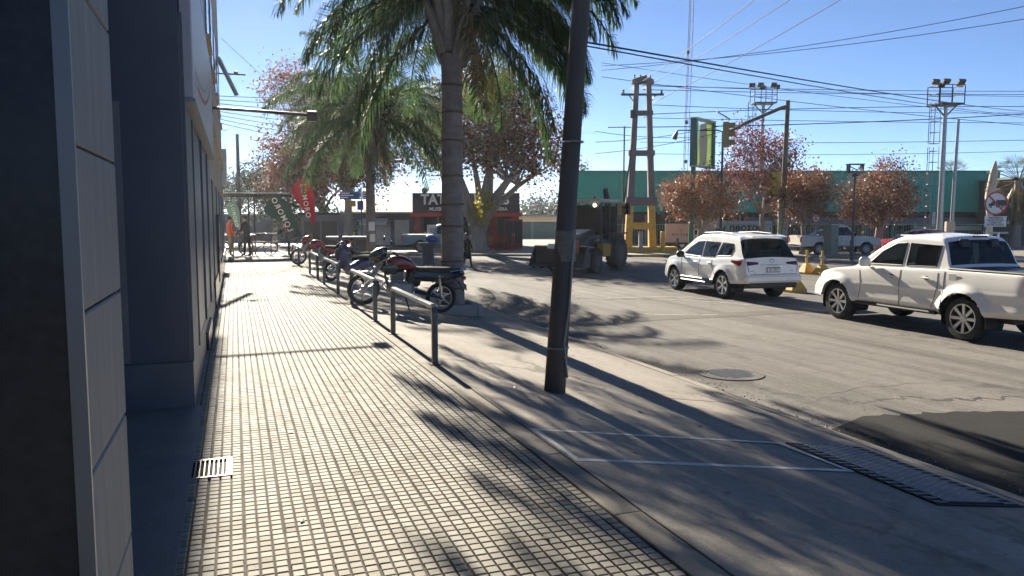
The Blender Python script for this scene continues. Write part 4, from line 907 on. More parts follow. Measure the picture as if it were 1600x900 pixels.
hb = dict(L=L, W=1.7, r=.31, arch=.36, wr=.75, wf=3.3, track=1.45, flare=.01, paint=mat('car_red', (.30, .02, .025), .3, 0, .04, coat=.7), plan=(.10, .3, .18, .6), tw=.2, spokes=7, rimr=.2, tumble=.3, inset=.05, du=.06, k=5, rows=14,
  top=[(0, .95), (1.0, .97), (3.0, .93), (3.8, .82), (4.2, .6)], bot=[(0, .4), (.5, .32), (3.6, .3), (4.2, .34)], roof=[(.15, .95), (.5, 1.36), (.8, 1.43), (1.6, 1.46), (2.2, 1.40), (2.5, 1.3), (3.15, .93)],
  windows=[[(1.75, 1.0), (1.72, 1.33), (2.15, 1.32), (2.75, 1.0)], [(.85, 1.02), (.85, 1.31), (1.65, 1.33), (1.66, 1.0)]], ws=(2.3, 3.1), rw=(.17, .5), seams=[[(1.7, .9), (1.7, .36)], [(2.85, .9), (2.8, .36)]], handles=[(1.85, .85)], mirror=(2.7, 1.0))
p0 = W(1428, 49.5); t, *_ = vehicle('hatchback', 'red hatchback parked behind the pickup roof by the leafy tree', 'car', (p0.x, p0.y, GZ+.12), -YAW+math.pi/2, hb)
hb2 = dict(hb); hb2['paint'] = mat('car_black', (.012, .014, .018), .25, 0, .04, coat=.7); p0 = W(1282, 52.0); t, *_ = vehicle('hatchback', 'dark car parked behind the old off white pickup', 'car', (p0.x, p0.y, GZ+.12), -YAW+math.pi/2, hb2)
hb3 = dict(hb); hb3['paint'] = MT['old_white']; p0 = W(1082, 56.0); t, *_ = vehicle('hatchback', 'pale car parked beyond the pink billboard', 'car', (p0.x, p0.y, GZ+.12), -YAW-math.pi/2+.3, hb3)
# ------------------------------------------------------------------ utility pole, racks, motorcycles
MT['pole_wood'] = mat('weathered_dark_pole', (.10, .092, .088), .85, 0, .35, 5, .5, 22, dirt=.4, dirtc=(.12, .10, .08), ds=4, stretch=(1, 1, .12))
up = thing('utility_pole', 'dark leaning wooden utility pole standing on the concrete apron', 'utility pole', (3.06, 7.2, -.17))
pp = [(.0, 0, 0), (.075, .02, 1.0), (.155, .05, 2.0), (.235, .08, 3.0), (.33, .1, 4.2), (.47, .15, 6.0), (.62, .2, 7.8)]
MB().tube(pp, [.112, .104, .099, .095, .091, .087, .083], 18).build('shaft', MT['pole_wood'], up, 'all')
MB().tube([(.10, -.10, .2), (.06, -.10, .55), (.12, -.09, .95), (.17, -.08, 1.6)], .012, 6).build('ground_wire', MT['steel'], up)
for z in (.5, 2.6): MB(T3(.08*z, .02*z, z)).torus(.108, .010, 20, 6).build('band', MT['steel'], up)
MB(T3(.125, .02, 1.55)).lathe([(.106, -.16), (.107, .15)], 18).build('poster_scrap', mat('grubby_paper', (.20, .19, .17), .8, 0, .4, 12, dirt=.7, ds=14), up, True)
MB(T3(.55, .18, 7.0)).bbox((0, 0, 0), (1.6, .1, .1), .01).build('crossarm', MT['pole_wood'], up)
for k in (-.7, -.25, .25, .7): MB(T3(.55+k, .18, 7.12)).lathe([(.03, -.08), (.035, 0), (.05, .03), (.03, .06), (.045, .09), (0, .11)], 10).build('insulator', MT['paper'], up, True)
# hitching racks on the pavement edge
def rack(y0, y1, label, h=.66):
    t = thing('bike_rack', label, 'bike rack', (2.10, (y0+y1)/2, 0), 0, 'steel racks along the pavement edge'); a = (y1-y0)/2; w = .055; c = .07
    path = [(0, -a, 0), (0, -a, h-c), (0, -a+c*.3, h-c*.3), (0, -a+c, h), (0, a-c, h), (0, a-c*.3, h-c*.3), (0, a, h-c), (0, a, 0)]
    def sec(p, d): # rectangular tube
        d = Vector(d).normalized(); n1 = Vector((1, 0, 0)); n2 = d.cross(n1); return [Vector(p)+n1*sx*.034+n2*sy*.028 for sx, sy in ((-1, -.6), (-.6, -1), (.6, -1), (1, -.6), (1, .6), (.6, 1), (-.6, 1), (-1, .6))]
    ds = [(0, 0, 1), (0, .1, 1), (0, .7, .7), (0, 1, .1), (0, 1, -.1), (0, .7, -.7), (0, .1, -1), (0, 0, -1)]
    MB().loft([sec(p, d) for p, d in zip(path[0:2], ds[0:2])]).build('post', MT['rack'], t); MB().loft([sec(p, d) for p, d in zip(path[6:8], ds[6:8])]).build('post', MT['rack'], t)
    MB().loft([sec(p, d) for p, d in zip(path[1:7], ds[1:7])]).build('rail', MT['rack'], t)
    for s in (-1, 1): MB().bbox((0, s*a, .006), (.13, .13, .012), .003).build('foot_plate', MT['rack'], t)
rack(8.42, 10.87, 'nearest steel rack on the pavement edge beside the wooden pole')
rack(12.36, 15.0, 'second steel rack with the red motorcycle wheel behind it')
rack(17.1, 19.9, 'third steel rack in front of the purple scooter')
rack(21.5, 23.8, 'fourth steel rack with a skewed dark plate beside the scooter')
rack(28.0, 31.0, 'farthest steel rack below the flags')
MB(T3(0, -1.0, .45)).bbox((0, 0, 0), (.02, .6, .42), .005).build('plate', MT['black'], bpy.data.objects['bike_rack.003'])

def moto_wheel(r, w, par, y, steer=0, x=0):
    T = RY(math.pi/2); prof = [(r-.075, -w*.35), (r-.05, -w*.5), (r-.012, -w*.4), (r, -w*.15), (r, w*.15), (r-.012, w*.4), (r-.05, w*.5), (r-.075, w*.35)]
    o = MB().lathe(prof, 36, T, True).build('wheel', MT['rubber'], par, True); o.location = (x, y, r); o.rotation_euler = (0, 0, steer)
    rm = MB().torus(r-.08, .016, 32, 6, T); rm.lathe([(.0, -.05), (.06, -.05), (.06, .05), (0, .05)], 14, T)
    for k in range(6):
        A = RX(k*math.pi/3); rm.tube([A@Vector((0, 0, .04)), A@Vector((0, 0, r-.085))], [.018, .012], 6)
    rm.build('rim', MT['alloy'], o, True)
    MB(T3(.05, 0, 0)).torus(.085, .014, 24, 4, T).build('brake_disc', MT['steel'], o); return o
def ell(c, ry, rz, n=14, p=2.4):
    out = []
    for k in range(n):
        a = 2*math.pi*k/n; ca, sa = math.cos(a), math.sin(a); out.append(Vector((c[0]+ry*abs(ca)**(2/p)*(1 if ca > 0 else -1), c[1], c[2]+rz*abs(sa)**(2/p)*(1 if sa > 0 else -1))))
    return out
def motorcycle(label, loc, rz, paint, trim, lean=0.0, steer=.35, wb=1.34, scale=1.0):
    t = thing('motorcycle', label, 'motorcycle', loc, rz, 'motorcycles parked at the racks'); t.rotation_euler = (0, lean, rz); t.scale = (scale,)*3
    f, r_ = wb/2, -wb/2; R = .295
    moto_wheel(R, .085, t, f, 0); moto_wheel(R, .105, t, r_)
    hd = Vector((0, f-.30, .90))
    for s in (-1, 1): MB().tube([(s*.09, f, R), (s*.09, f-.12, .55), (s*.09, f-.28, .88)], [.022, .026, .02], 8).build('fork', MT['alloy'], t, True)
    MB().bbox((0, f-.27, .84), (.24, .07, .04), .01).build('fork_yoke', MT['black'], t)
    MB().loft([[(sx*.06*c, f+y, z) for sx in (-1, 1) for c in ((1,))] + [(sx*.05, f+y*.98, z+.012) for sx in (1, -1)] for y, z in ((.22, .47), (.12, .58), (-.02, .62), (-.16, .58), (-.26, .48))]).build('front_fender', trim, t)
    MB().tube([(-.38, f-.42, 1.02), (-.30, f-.36, 1.05), (-.12, f-.30, .98), (.12, f-.30, .98), (.30, f-.36, 1.05), (.38, f-.42, 1.02)], .013, 8).build('handlebar', MT['black'], t, True)
    for s in (-1, 1):
        MB().tube([(s*.30, f-.36, 1.05), (s*.40, f-.435, 1.015)], .02, 8).build('grip', MT['rubber'], t); MB().tube([(s*.24, f-.33, 1.05), (s*.30, f-.30, 1.18)], .007, 6).build('mirror_stem', MT['chrome'], t)
        MB(T3(s*.31, f-.30, 1.22)).ball((0, 0, 0), (.065, .018, .045), 12, 8).build('mirror', MT['black'], t, True); MB().tube([(s*.2, f-.28, 1.04), (s*.36, f-.32, 1.03)], .006, 5).build('lever', MT['alloy'], t)
        MB().tube([(s*.11, f-.2, .85), (s*.20, f-.2, .86)], .012, 6).build('indicator_stem', MT['black'], t); MB().ball((s*.22, f-.2, .86), (.035, .035, .03), 10, 6).build('indicator', MT['signal_yellow'], t, True)
    MB(T3(0, f-.16, .88)@RX(math.pi/2)).lathe([(.0, .07), (.06, .06), (.095, .0), (.10, -.06), (.09, -.065)], 18).build('headlight', MT['black'], t, True); MB(T3(0, f-.10, .88)@RX(-math.pi/2)).lathe([(0, .02), (.085, .0)], 18).build('lamp_lens', MT['chrome'], t, True)
    MB().bbox((0, f-.24, 1.02), (.16, .08, .09), .02).build('gauges', MT['black'], t)
    MB().loft([ell((0, y, z), a, b) for y, z, a, b in ((f-.34, .80, .05, .07), (f-.42, .84, .12, .12), (f-.60, .86, .15, .135), (f-.78, .83, .13, .115), (f-.88, .79, .07, .07))]).build('fuel_tank', paint, t, True)
    MB().loft([ell((0, y, z), a, b) for y, z, a, b in ((f-.84, .78, .07, .045), (f-.98, .775, .12, .05), (f-1.2, .80, .135, .055), (r_-.12, .84, .12, .05), (r_-.28, .86, .07, .035))]).build('seat', MT['rubber'], t, True)
    for s in (-1, 1): MB().loft([[(s*.12, y, z0), (s*.15, y, (z0+z1)/2), (s*.12, y, z1), (s*.09, y, (z0+z1)/2)] for y, z0, z1 in ((f-.86, .56, .74), (r_+.1, .60, .76), (r_-.18, .70, .80), (r_-.34, .79, .83))]).build('side_cover', trim, t)
    MB().bbox((0, f-.66, .40), (.30, .46, .28), .05).build('crankcase', MT['steel'], t); MB(T3(0, f-.56, .60)@RX(-.15)).bbox((0, 0, 0), (.22, .22, .24), .02).build('cylinder', MT['plastic'], t); MB().bbox((0, f-.86, .60), (.24, .30, .30), .05).build('airbox', MT['plastic'], t); MB().bbox((0, f-.50, .70), (.16, .34, .16), .03).build('carburettor', MT['plastic'], t); MB().loft([ell((0, y, z), a, b) for y, z, a, b in ((f-.02, .90, .05, .05), (f-.12, .93, .13, .12), (f-.24, .97, .14, .13), (f-.30, 1.0, .10, .10))]).build('headlight_fairing', trim, t, True); [MB().loft([ell((s*.13, y, z), a, b) for y, z, a, b in ((f-.24, .72, .02, .05), (f-.36, .72, .035, .11), (f-.52, .74, .03, .08))]).build('tank_shroud', trim, t, True) for s in (-1, 1)]
    for k in range(5): MB(T3(0, f-.56, .53+k*.035)@RX(-.15)).box((0, 0, 0), (.24, .24, .010)).build('cooling_fin', MT['steel'], t)
    MB().tube([(0, hd.y, .86), (0, f-.36, .55), (0, f-.48, .28), (0, f-.86, .26), (0, f-.92, .50), (0, f-.86, .72)], .02, 8).build('frame', MT['black'], t, True)
    for s in (-1, 1):
        MB().tube([(s*.11, f-.92, .36), (s*.11, r_, R)], .022, 8).build('swingarm', MT['black'], t); MB().tube([(s*.13, r_+.03, R+.02), (s*.12, r_+.14, .72)], .028, 8).build('shock', MT['chrome'], t, True)
        MB().tube([(s*.1, f-.8, .3), (s*.28, f-.8, .3)], .016, 6).build('footpeg', MT['rubber'], t)
    MB().tube([(.1, f-.46, .52), (.12, f-.36, .38), (.15, f-.5, .24), (.17, f-.9, .26), (.18, r_+.1, .32), (.18, r_-.30, .38)], [.02, .02, .022, .025, .045, .045], 10).build('exhaust', MT['chrome'], t, True)
    MB().loft([[(sx*.06, r_+y, z+d) for sx, d in ((-1, 0), (1, 0), (1, .014), (-1, .014))] for y, z in ((.22, .56), (.08, .66), (-.12, .70), (-.30, .62), (-.42, .46))]).build('rear_fender', MT['plastic'], t)
    MB().bbox((0, r_-.38, .72), (.14, .06, .07), .015).build('tail_light', MT['tail_red'], t); MB(T3(0, r_-.44, .55)@RX(-.3)).bbox((0, 0, 0), (.18, .006, .12), .002).build('number_plate', MT['paper'], t)
    MB().tube([(-.13, r_-.05, .82), (-.13, r_-.36, .90), (0, r_-.44, .91), (.13, r_-.36, .90), (.13, r_-.05, .82)], .011, 6).build('rear_rack', MT['chrome'], t, True)
    MB().tube([(-.10, f-.75, .28), (-.26, f-.85, .0)], .012, 6).build('kickstand', MT['black'], t)
    return t
def scooter(label, loc, rz, paint, lean=.0):
    t = thing('scooter', label, 'motorcycle', loc, rz, 'motorcycles parked at the racks'); t.rotation_euler = (0, lean, rz); f, r_ = .62, -.62; R = .285
    moto_wheel(R, .075, t, f); moto_wheel(R, .08, t, r_)
    for s in (-1, 1): MB().tube([(s*.08, f, R), (s*.07, f-.16, .66)], .02, 8).build('fork', MT['alloy'], t); MB().tube([(s*.12, r_+.02, R), (s*.12, r_+.12, .64)], .025, 8).build('shock', MT['chrome'], t)
    MB().loft([[(sx*.055, f+y, z+d) for sx, d in ((-1, 0), (1, 0), (1, .02), (-1, .02))] for y, z in ((.2, .48), (.1, .58), (-.04, .61), (-.18, .54))]).build('front_fender', paint, t)
    MB().loft([ell((0, y, z), a, b, 14, 3) for y, z, a, b in ((f-.08, .78, .10, .12), (f-.18, .74, .17, .24), (f-.28, .62, .20, .26), (f-.42, .46, .14, .10))]).build('leg_shield', paint, t, True)
    MB().loft([ell((0, y, z), a, b, 14, 3) for y, z, a, b in ((f-.40, .42, .11, .10), (f-.62, .40, .13, .10), (f-.80, .50, .15, .14), (r_+.1, .60, .17, .14), (r_-.15, .68, .13, .10), (r_-.38, .75, .06, .05))]).build('body_cover', paint, t, True)
    MB().loft([ell((0, y, z), a, b) for y, z, a, b in ((f-.66, .66, .08, .05), (f-.82, .73, .14, .06), (r_+.1, .78, .15, .06), (r_-.22, .82, .12, .05), (r_-.34, .84, .06, .03))]).build('seat', MT['rubber'], t, True)
    MB().tube([(-.33, f-.36, 1.0), (-.15, f-.26, .98), (.15, f-.26, .98), (.33, f-.36, 1.0)], .015, 8).build('handlebar', MT['black'], t, True); MB().loft([ell((0, y, .97), a, b) for y, a, b in ((f-.12, .06, .05), (f-.2, .12, .085), (f-.32, .10, .06))]).build('headlight_cowl', paint, t, True)
    for s in (-1, 1): MB().tube([(s*.2, f-.28, 1.0), (s*.26, f-.26, 1.17)], .007, 6).build('mirror_stem', MT['chrome'], t); MB().ball((s*.27, f-.26, 1.21), (.06, .018, .045), 12, 8).build('mirror', MT['black'], t, True)
    MB().bbox((0, -.05, .30), (.2, .34, .18), .04).build('engine', MT['steel'], t); MB().tube([(.1, .1, .3), (.15, -.2, .22), (.16, r_-.2, .32)], [.018, .025, .04], 8).build('exhaust', MT['chrome'], t, True)
    MB().bbox((0, r_-.36, .70), (.16, .06, .08), .02).build('tail_light', MT['tail_red'], t); MB().tube([(-.1, r_-.1, .84), (-.1, r_-.36, .89), (.1, r_-.36, .89), (.1, r_-.1, .84)], .011, 6).build('rear_rack', MT['chrome'], t); MB().box((0, r_-.44, .56), (.17, .006, .12)).build('number_plate', MT['paper'], t)
    MB().tube([(-.1, 0, .28), (-.24, -.1, 0)], .012, 6).build('kickstand', MT['black'], t); return t
MT['moto_red'] = mat('motorcycle_red', (.16, .012, .018), .22, 0, .05, coat=.8); MT['moto_purple'] = mat('scooter_purple', (.07, .06, .16), .3, 0, .08, coat=.5); MT['moto_black'] = mat('motorcycle_black', (.015, .017, .02), .25, 0, .05, coat=.6); MT['moto_red2'] = mat('motorcycle_bright_red', (.32, .02, .03), .25, 0, .05, coat=.6)
ap_a = math.atan(.147)
def at_ap(x, y): return (x, y, -.147*(x-2.3)-.022)
def place_moto(t): t.rotation_euler = (Matrix.Rotation(-0.0, 4, 'X')@Matrix.Rotation(ap_a, 4, 'Y')@t.rotation_euler.to_matrix().to_4x4()).to_euler()
m1 = motorcycle('near dark red motorcycle parked against the second rack by the thick palm', at_ap(3.06, 15.05), R_(90+2), MT['moto_red'], MT['moto_black'], -.10, wb=1.46, scale=1.08); place_moto(m1)
s1 = scooter('purple scooter with black seat parked behind the third rack', at_ap(2.95, 21.7), R_(90+30), MT['moto_purple'], -.08); place_moto(s1)
m2 = motorcycle('red and black motorcycle standing below the green flag', at_ap(2.75, 28.6), R_(96), MT['moto_red2'], MT['moto_red2'], -.08, wb=1.36); place_moto(m2)
m3 = motorcycle('black motorcycle parked behind the purple scooter', at_ap(3.5, 25.3), R_(110), MT['moto_black'], MT['moto_black'], -.08, wb=1.36); place_moto(m3)

# ------------------------------------------------------------------ people
def person(label, loc, rz, J, top_m, leg_m, hair_m, shoe_m, scale=1.0, hair='short', sleeve=True, coat=None):
    """J: joint positions; body grown with the skin modifier as one surface, clothes by zone"""
    t = thing('person', label, 'person', loc, rz); t.scale = (scale,)*3
    names = list(J); vs = [J[k][0] for k in names]; idx = {k: i for i, k in enumerate(names)}
    E = [('hips', 'waist'), ('waist', 'chest'), ('chest', 'neck'), ('neck', 'jaw'), ('jaw', 'skull'), ('skull', 'crown')]
    for s in 'LR': E += [('hips', 'hip'+s), ('hip'+s, 'knee'+s), ('knee'+s, 'ankle'+s), ('ankle'+s, 'toe'+s), ('chest', 'sh'+s), ('sh'+s, 'el'+s), ('el'+s, 'wr'+s), ('wr'+s, 'palm'+s)]
    me = bpy.data.meshes.new('body'); me.from_pydata(vs, [(idx[a], idx[b]) for a, b in E], []); o = bpy.data.objects.new('body', me); col.objects.link(o)
    sk = o.modifiers.new('s', 'SKIN'); me.skin_vertices.new() if not me.skin_vertices else None
    for k, sv in zip(names, me.skin_vertices[0].data): sv.radius = J[k][1]; sv.use_root = (k == 'hips')
    sb = o.modifiers.new('d', 'SUBSURF'); sb.levels = 2; sb.render_levels = 2
    dg = bpy.context.evaluated_depsgraph_get(); m2 = bpy.data.meshes.new_from_object(o.evaluated_get(dg)); bpy.data.objects.remove(o, do_unlink=True); m2.name = 'body'
    m2.materials.clear()
    for m in (MT['skin'], top_m, leg_m, shoe_m): m2.materials.append(m)
    arm = [Vector(J['wr'+s][0]) for s in 'LR']; pal = [Vector(J['palm'+s][0]) for s in 'LR']
    zh = J['hips'][0][2]; zn = J['neck'][0][2]
    for pl_ in m2.polygons:
        c = pl_.center; mi = 1
        if c.z > zn+.015 and abs(c.x) < .16: mi = 0
        elif any((c-a).length < .07 or (c-b).length < .09 for a, b in zip(arm, pal)): mi = 0
        elif c.z < .085: mi = 3
        elif c.z < zh-.02 and not any((c-Vector(J['el'+s][0])).length < .16 or (c-Vector(J['wr'+s][0])).length < .16 for s in 'LR'): mi = 2
        pl_.material_index = mi; pl_.use_smooth = True
    b = link('body', m2, None, t)
    # fingers: five short chains per hand
    for s in 'LR':
        w, q = Vector(J['wr'+s][0]), Vector(J['palm'+s][0]); d = (q-w).normalized(); side = d.cross(Vector((1, 0, 0)));  side = side.normalized() if side.length > .1 else Vector((0, 1, 0))
        hb_ = MB()
        for k in range(4):
            a = q+side*(k-1.5)*.021; l = (.07, .08, .075, .06)[k]; n = d.cross(side)
            hb_.tube([a, a+d*l*.5, a+d*l*.85+n*l*.35], [.010, .009, .007], 6)
        a = w+d*.03+side*-.03; hb_.tube([a, a+(d-side*.8).normalized()*.04, a+(d*1.2-side*.5).normalized()*.075], [.011, .010, .008], 6)
        hb_.build('fingers', MT['skin'], b, True)
    hc = Vector(J['skull'][0])
    hm = MB()
    if hair == 'short': hm.ball(hc+Vector((0, -.02, .045)), (.098, .112, .095), 16, 10)
    elif hair == 'long': hm.ball(hc+Vector((0, -.025, .04)), (.105, .118, .10), 16, 10); hm.loft([ell((0, 0, 0), .1, .03) for _ in ()]) if 0 else None; hm.ball(hc+Vector((0, -.07, -.10)), (.10, .06, .17), 14, 10)
    hm.build('hair', hair_m, t, 'all')
    fc = hc+Vector((0, .095, -.01))
    MB().ball(fc+Vector((0, .012, -.02)), (.014, .022, .025), 8, 6).build('nose', MT['skin'], b, True)
    for s in (-1, 1): MB().ball(fc+Vector((s*.033, -.008, .015)), (.013, .008, .008), 8, 6).build('eye', MT['black'], b, True); MB().ball(hc+Vector((s*.095, .0, -.01)), (.014, .025, .035), 8, 6).build('ear', MT['skin'], b, True)
    MB().ball(fc+Vector((0, -.006, -.062)), (.025, .008, .006), 8, 6).build('mouth', MT['brick_red'], b, True)
    if coat: MB().loft([[Vector((rx*math.cos(a), ry*math.sin(a)+yo, z)) for a in [2*math.pi*k/18 for k in range(18)]] for z, rx, ry, yo in coat], False).build('coat', top_m, t, 'all')
    return t
def pose(h=1.72, stride=0.0, hipw=.09, armL=(.26, .02), armR=(.26, .02), bulk=1.0, lean=0.0, bend=.06):
    k = h/1.72; b = bulk; J = {}
    def a(n, p, r): J[n] = ((p[0]*k, p[1]*k, p[2]*k), (r[0]*k, r[1]*k) if isinstance(r, tuple) else (r*k, r*k))
    a('hips', (0, 0, .93), (.15*b, .115*b)); a('waist', (0, .01+lean*.3, 1.10), (.14*b, .11*b)); a('chest', (0, .0+lean, 1.32), (.155*b, .115*b)); a('neck', (0, .0+lean*1.2, 1.47), .055); a('jaw', (0, .025+lean*1.3, 1.535), (.062, .07)); a('skull', (0, .01+lean*1.3, 1.615), (.083, .098)); a('crown', (0, .0+lean*1.3, 1.68), (.055, .065))
    for s, n in ((-1, 'L'), (1, 'R')):
        sy = stride*(1 if s < 0 else -1); am = armL if s < 0 else armR
        a('hip'+n, (s*hipw, 0, .86), .092*b); a('knee'+n, (s*(hipw+.005), sy*.5+bend*.4, .48), .064*b); a('ankle'+n, (s*(hipw+.01), sy-.01, .09), .046); a('toe'+n, (s*(hipw+.03), sy+.15, .035), (.045, .032))
        a('sh'+n, (s*.185*b**.5, lean, 1.40), .062*b**.5); a('el'+n, (s*am[0], am[1]*.4+lean-.02, 1.13), .046); a('wr'+n, (s*(am[0]+.01), am[1]+lean+.05, .90+abs(am[1])*.45), .033); a('palm'+n, (s*(am[0]+.005), am[1]*1.25+lean+.08, .83+abs(am[1])*.6), (.040, .022))
    return J
MT['orange_cloth'] = mat('orange_cloth', (.40, .09, .05), .85, 0, .12, 8); MT['khaki'] = mat('khaki_cloth', (.16, .15, .11), .85, 0, .15, 8); MT['navy'] = mat('navy_cloth', (.018, .022, .032), .85, 0, .2, 8); MT['black_cloth'] = mat('black_cloth', (.014, .013, .016), .85, 0, .2, 8); MT['hair_dark'] = mat('dark_hair', (.018, .013, .010), .5, 0, .2, 30); MT['hair_red'] = mat('auburn_hair', (.16, .045, .03), .5, 0, .2, 30)
person('man in an orange shirt standing by the wall at the far pavement end', (-.20, 36.1, 0), R_(-70), pose(1.74, .05, .1, (.27, .10), (.28, .06), 1.18), MT['orange_cloth'], MT['khaki'], MT['hair_dark'], MT['black'])
person('person in dark clothes leaning over the parked bicycle', (.52, 36.0, 0), R_(60), pose(1.78, .10, .09, (.24, .25), (.25, .2), 1.05, .08), MT['navy'], MT['black_cloth'], MT['hair_dark'], MT['black'])
pw = W(730, 35.0); person('woman in a long black coat walking beside the thick palm', (pw.x, pw.y, GZ), R_(-150), pose(1.58, .22, .08, (.22, .12), (.22, -.08), .95), MT['black_cloth'], MT['black_cloth'], MT['hair_red'], MT['black'], hair='long', coat=[(1.30, .165, .125, 0), (1.1, .15, .115, 0), (.9, .18, .14, 0), (.6, .21, .17, 0), (.42, .23, .19, 0)])
# ------------------------------------------------------------------ bicycles, pergola with railing, flags
def bicycle(label, loc, rz, m, lean=.06):
    t = thing('bicycle', label, 'bicycle', loc, rz, 'bicycles by the railing'); t.rotation_euler = (0, lean, rz); R = .335; f, r_ = .52, -.50; T = RY(math.pi/2)
    for y in (f, r_):
        o = MB().torus(R-.02, .020, 32, 6, T).build('wheel', MT['rubber'], t, True); o.location = (0, y, R)
        sp = MB().torus(R-.045, .009, 32, 5, T); sp.lathe([(.025, -.04), (.025, .04)], 8, T)
        for k in range(14): A = RX(k*math.pi/7); sp.tube([A@Vector((.02*(-1)**k, 0, 0)), A@Vector((0, 0, R-.045))], .0025, 4)
        sp.build('rim', MT['alloy'], o)
    bb, st, hd, hb = (0, -.08, .29), (0, -.24, .80), (0, .36, .82), (0, .40, .68)
    for a, b, rr in ((bb, st, .017), (st, hd, .016), (bb, hb, .019), (bb, (0, r_, R), .012), (st, (0, r_, R), .010), (hd, (0, f, R), .015), (st, (0, -.26, .90), .014), (hd, (0, .34, .98), .014)): MB().tube([a, b], rr, 8).build('frame_tube', m, t)
    MB().tube([(-.28, .26, 1.0), (-.2, .34, 1.0), (0, .35, .98), (.2, .34, 1.0), (.28, .26, 1.0)], .012, 6).build('handlebar', MT['black'], t); MB().loft([ell((0, y, z), a, b) for y, z, a, b in ((-.40, .93, .08, .02), (-.3, .94, .085, .03), (-.12, .93, .025, .02))]).build('saddle', MT['black'], t, True)
    MB(T3(.05, -.08, .29)).torus(.085, .008, 20, 4, T).build('chainring', MT['steel'], t); MB().tube([(.07, -.08, .29), (.08, .06, .22)], .01, 5).build('crank', MT['steel'], t); MB().tube([(-.07, -.08, .29), (-.08, -.22, .36)], .01, 5).build('crank', MT['steel'], t)
    return t
bicycle('dark red bicycle leaning at the railing beside the dark figure', (.98, 36.35, 0), R_(-80), MT['brick_red']); bicycle('bicycle standing behind the man in orange', (-.05, 37.3, -.02), R_(-95), MT['black'])
pg = thing('pergola', 'flat black metal pergola frame at the far end of the pavement', 'pergola', (0, 37.6, -.02))
for x, y in ((-2.6, 0), (.62, -.7), (.9, .8), (2.35, -.2), (-2.4, 1.2)): MB().box((x, y, 1.36), (.07, .07, 2.72)).build('post', MT['black'], pg)
for y in (-.75, 1.2): MB().box((-.2, y, 2.74), (5.4, .08, .10)).build('beam', MT['black'], pg)
for k in range(9): MB().box((-2.8+k*.65, .22, 2.81), (.05, 2.2, .04)).build('rafter', MT['black'], pg)
MB().add([(-2.85, -.8, 2.84), (2.45, -.8, 2.86), (2.45, 1.3, 2.9), (-2.85, 1.3, 2.87), (-2.85, -.8, 2.85), (2.45, -.8, 2.87), (2.45, 1.3, 2.91), (-2.85, 1.3, 2.88)], [(0,1,2,3),(4,5,6,7),(0,1,5,4),(1,2,6,5),(2,3,7,6),(3,0,4,7)]).build('roof_sheet', MT['steel'], pg)
rl = thing('railing', 'black metal railing at the far end of the pavement', 'railing', (0, 37.2, -.02))
for k in range(5): MB().box((-.9+k*.82, 0, .5), (.06, .06, 1.0)).build('post', MT['black'], rl)
for z in (.35, .62, 1.0): MB().box((.75, .002, z), (3.4, .05, .045)).build('rail', MT['black'], rl)
pst = thing('flag_post', 'tall thin black post rising beside the green flag', 'post', (2.42, 38.0, -.05)); MB().tube([(0, 0, 0), (0, 0, 4.5)], [.045, .03], 8).build('shaft', MT['black'], pst); MB().tube([(0, 0, 3.4), (.55, 0, 3.4)], .012, 5).build('bracket', MT['black'], pst)
def flag(label, loc, rz, h, w, fm, txt, tilt, flip=False, rev=False, tscale=.3):
    t = thing('feather_flag', label, 'flag', loc, rz, 'teardrop flags'); t.rotation_euler = (0, tilt, rz)
    n = 22; vs = []; r = random.Random(int(h*100)); z0 = h*.40; m = 7
    def wav(x, z): return .035*math.sin(3.1*z+x*4)
    def edge(s): return -w*.42*(max(0, s-.55)/.45)**2.2
    for k in range(n+1):
        s = k/n; z = z0+(h-z0)*s; wid = w*(s/.64)**.95 if s < .64 else w*math.sqrt(max(0, 1-((s-.64)/.36)**2)); e = edge(s)
        wid = max(.012, wid+e) if s < 1 else .012
        for q in range(m+1): x = e-wid*q/m; vs.append((x, wav(x, z), z))
    fs = [(k*(m+1)+q, k*(m+1)+q+1, (k+1)*(m+1)+q+1, (k+1)*(m+1)+q) for k in range(n) for q in range(m)]
    nv = len(vs); vs += [(x, y+.006, z) for x, y, z in vs]; fs += [tuple(i+nv for i in f) for f in fs]
    MB().add(vs, fs).build('cloth', fm, t, 'all', False)
    MB().tube([(.012, 0, 0), (.012, 0, z0)]+[(edge(s)+.012, wav(edge(s), z0+(h-z0)*s), z0+(h-z0)*s) for s in (.3, .6, .75, .9, 1.0)], .014, 6).build('pole', MT['black'], t, True)
    MB().tube([(-.35, 0, .015), (.35, 0, .015)], .018, 6).build('foot', MT['steel'], t); MB().tube([(0, -.35, .015), (0, .35, .015)], .018, 6).build('foot', MT['steel'], t)
    A = T3(-w*.40, -.05, z0+(h-z0)*.50)@RY(math.pi/2-.16)@UP
    text(txt, tscale, MT['paper'], t, A, extrude=.004, bold=.006, spacing=1.25, mirror=rev)
    return t
MT['flag_red'] = leaf_mat('red_cloth', [(.42, .02, .045)], .35, .7); MT['flag_green'] = leaf_mat('green_cloth', [(.015, .085, .075)], .3, .7)
flag('tall red teardrop flag with white lettering read downwards', (3.55, 37.2, -.21), R_(-8), 3.85, 1.0, MT['flag_red'], 'LOMORO', .0, tscale=.32)
flag('dark green teardrop flag drooping to the left with pale lettering', (3.15, 36.6, -.16), R_(-8), 3.2, 1.15, MT['flag_green'], 'LOMORO', -.30, rev=True, tscale=.34)
flag('small bright red teardrop flag left of the green flag', (2.6, 39.2, -.05), R_(-8), 2.55, .5, MT['flag_red'], 'LOMORO', -.12, tscale=.2)
flag('pale grey green teardrop flag behind the pergola', (.3, 39.4, -.02), R_(-8), 2.6, .6, leaf_mat('pale_flag', [(.25, .36, .33)], .4, .7), 'LOMORO', -.02, tscale=.22)
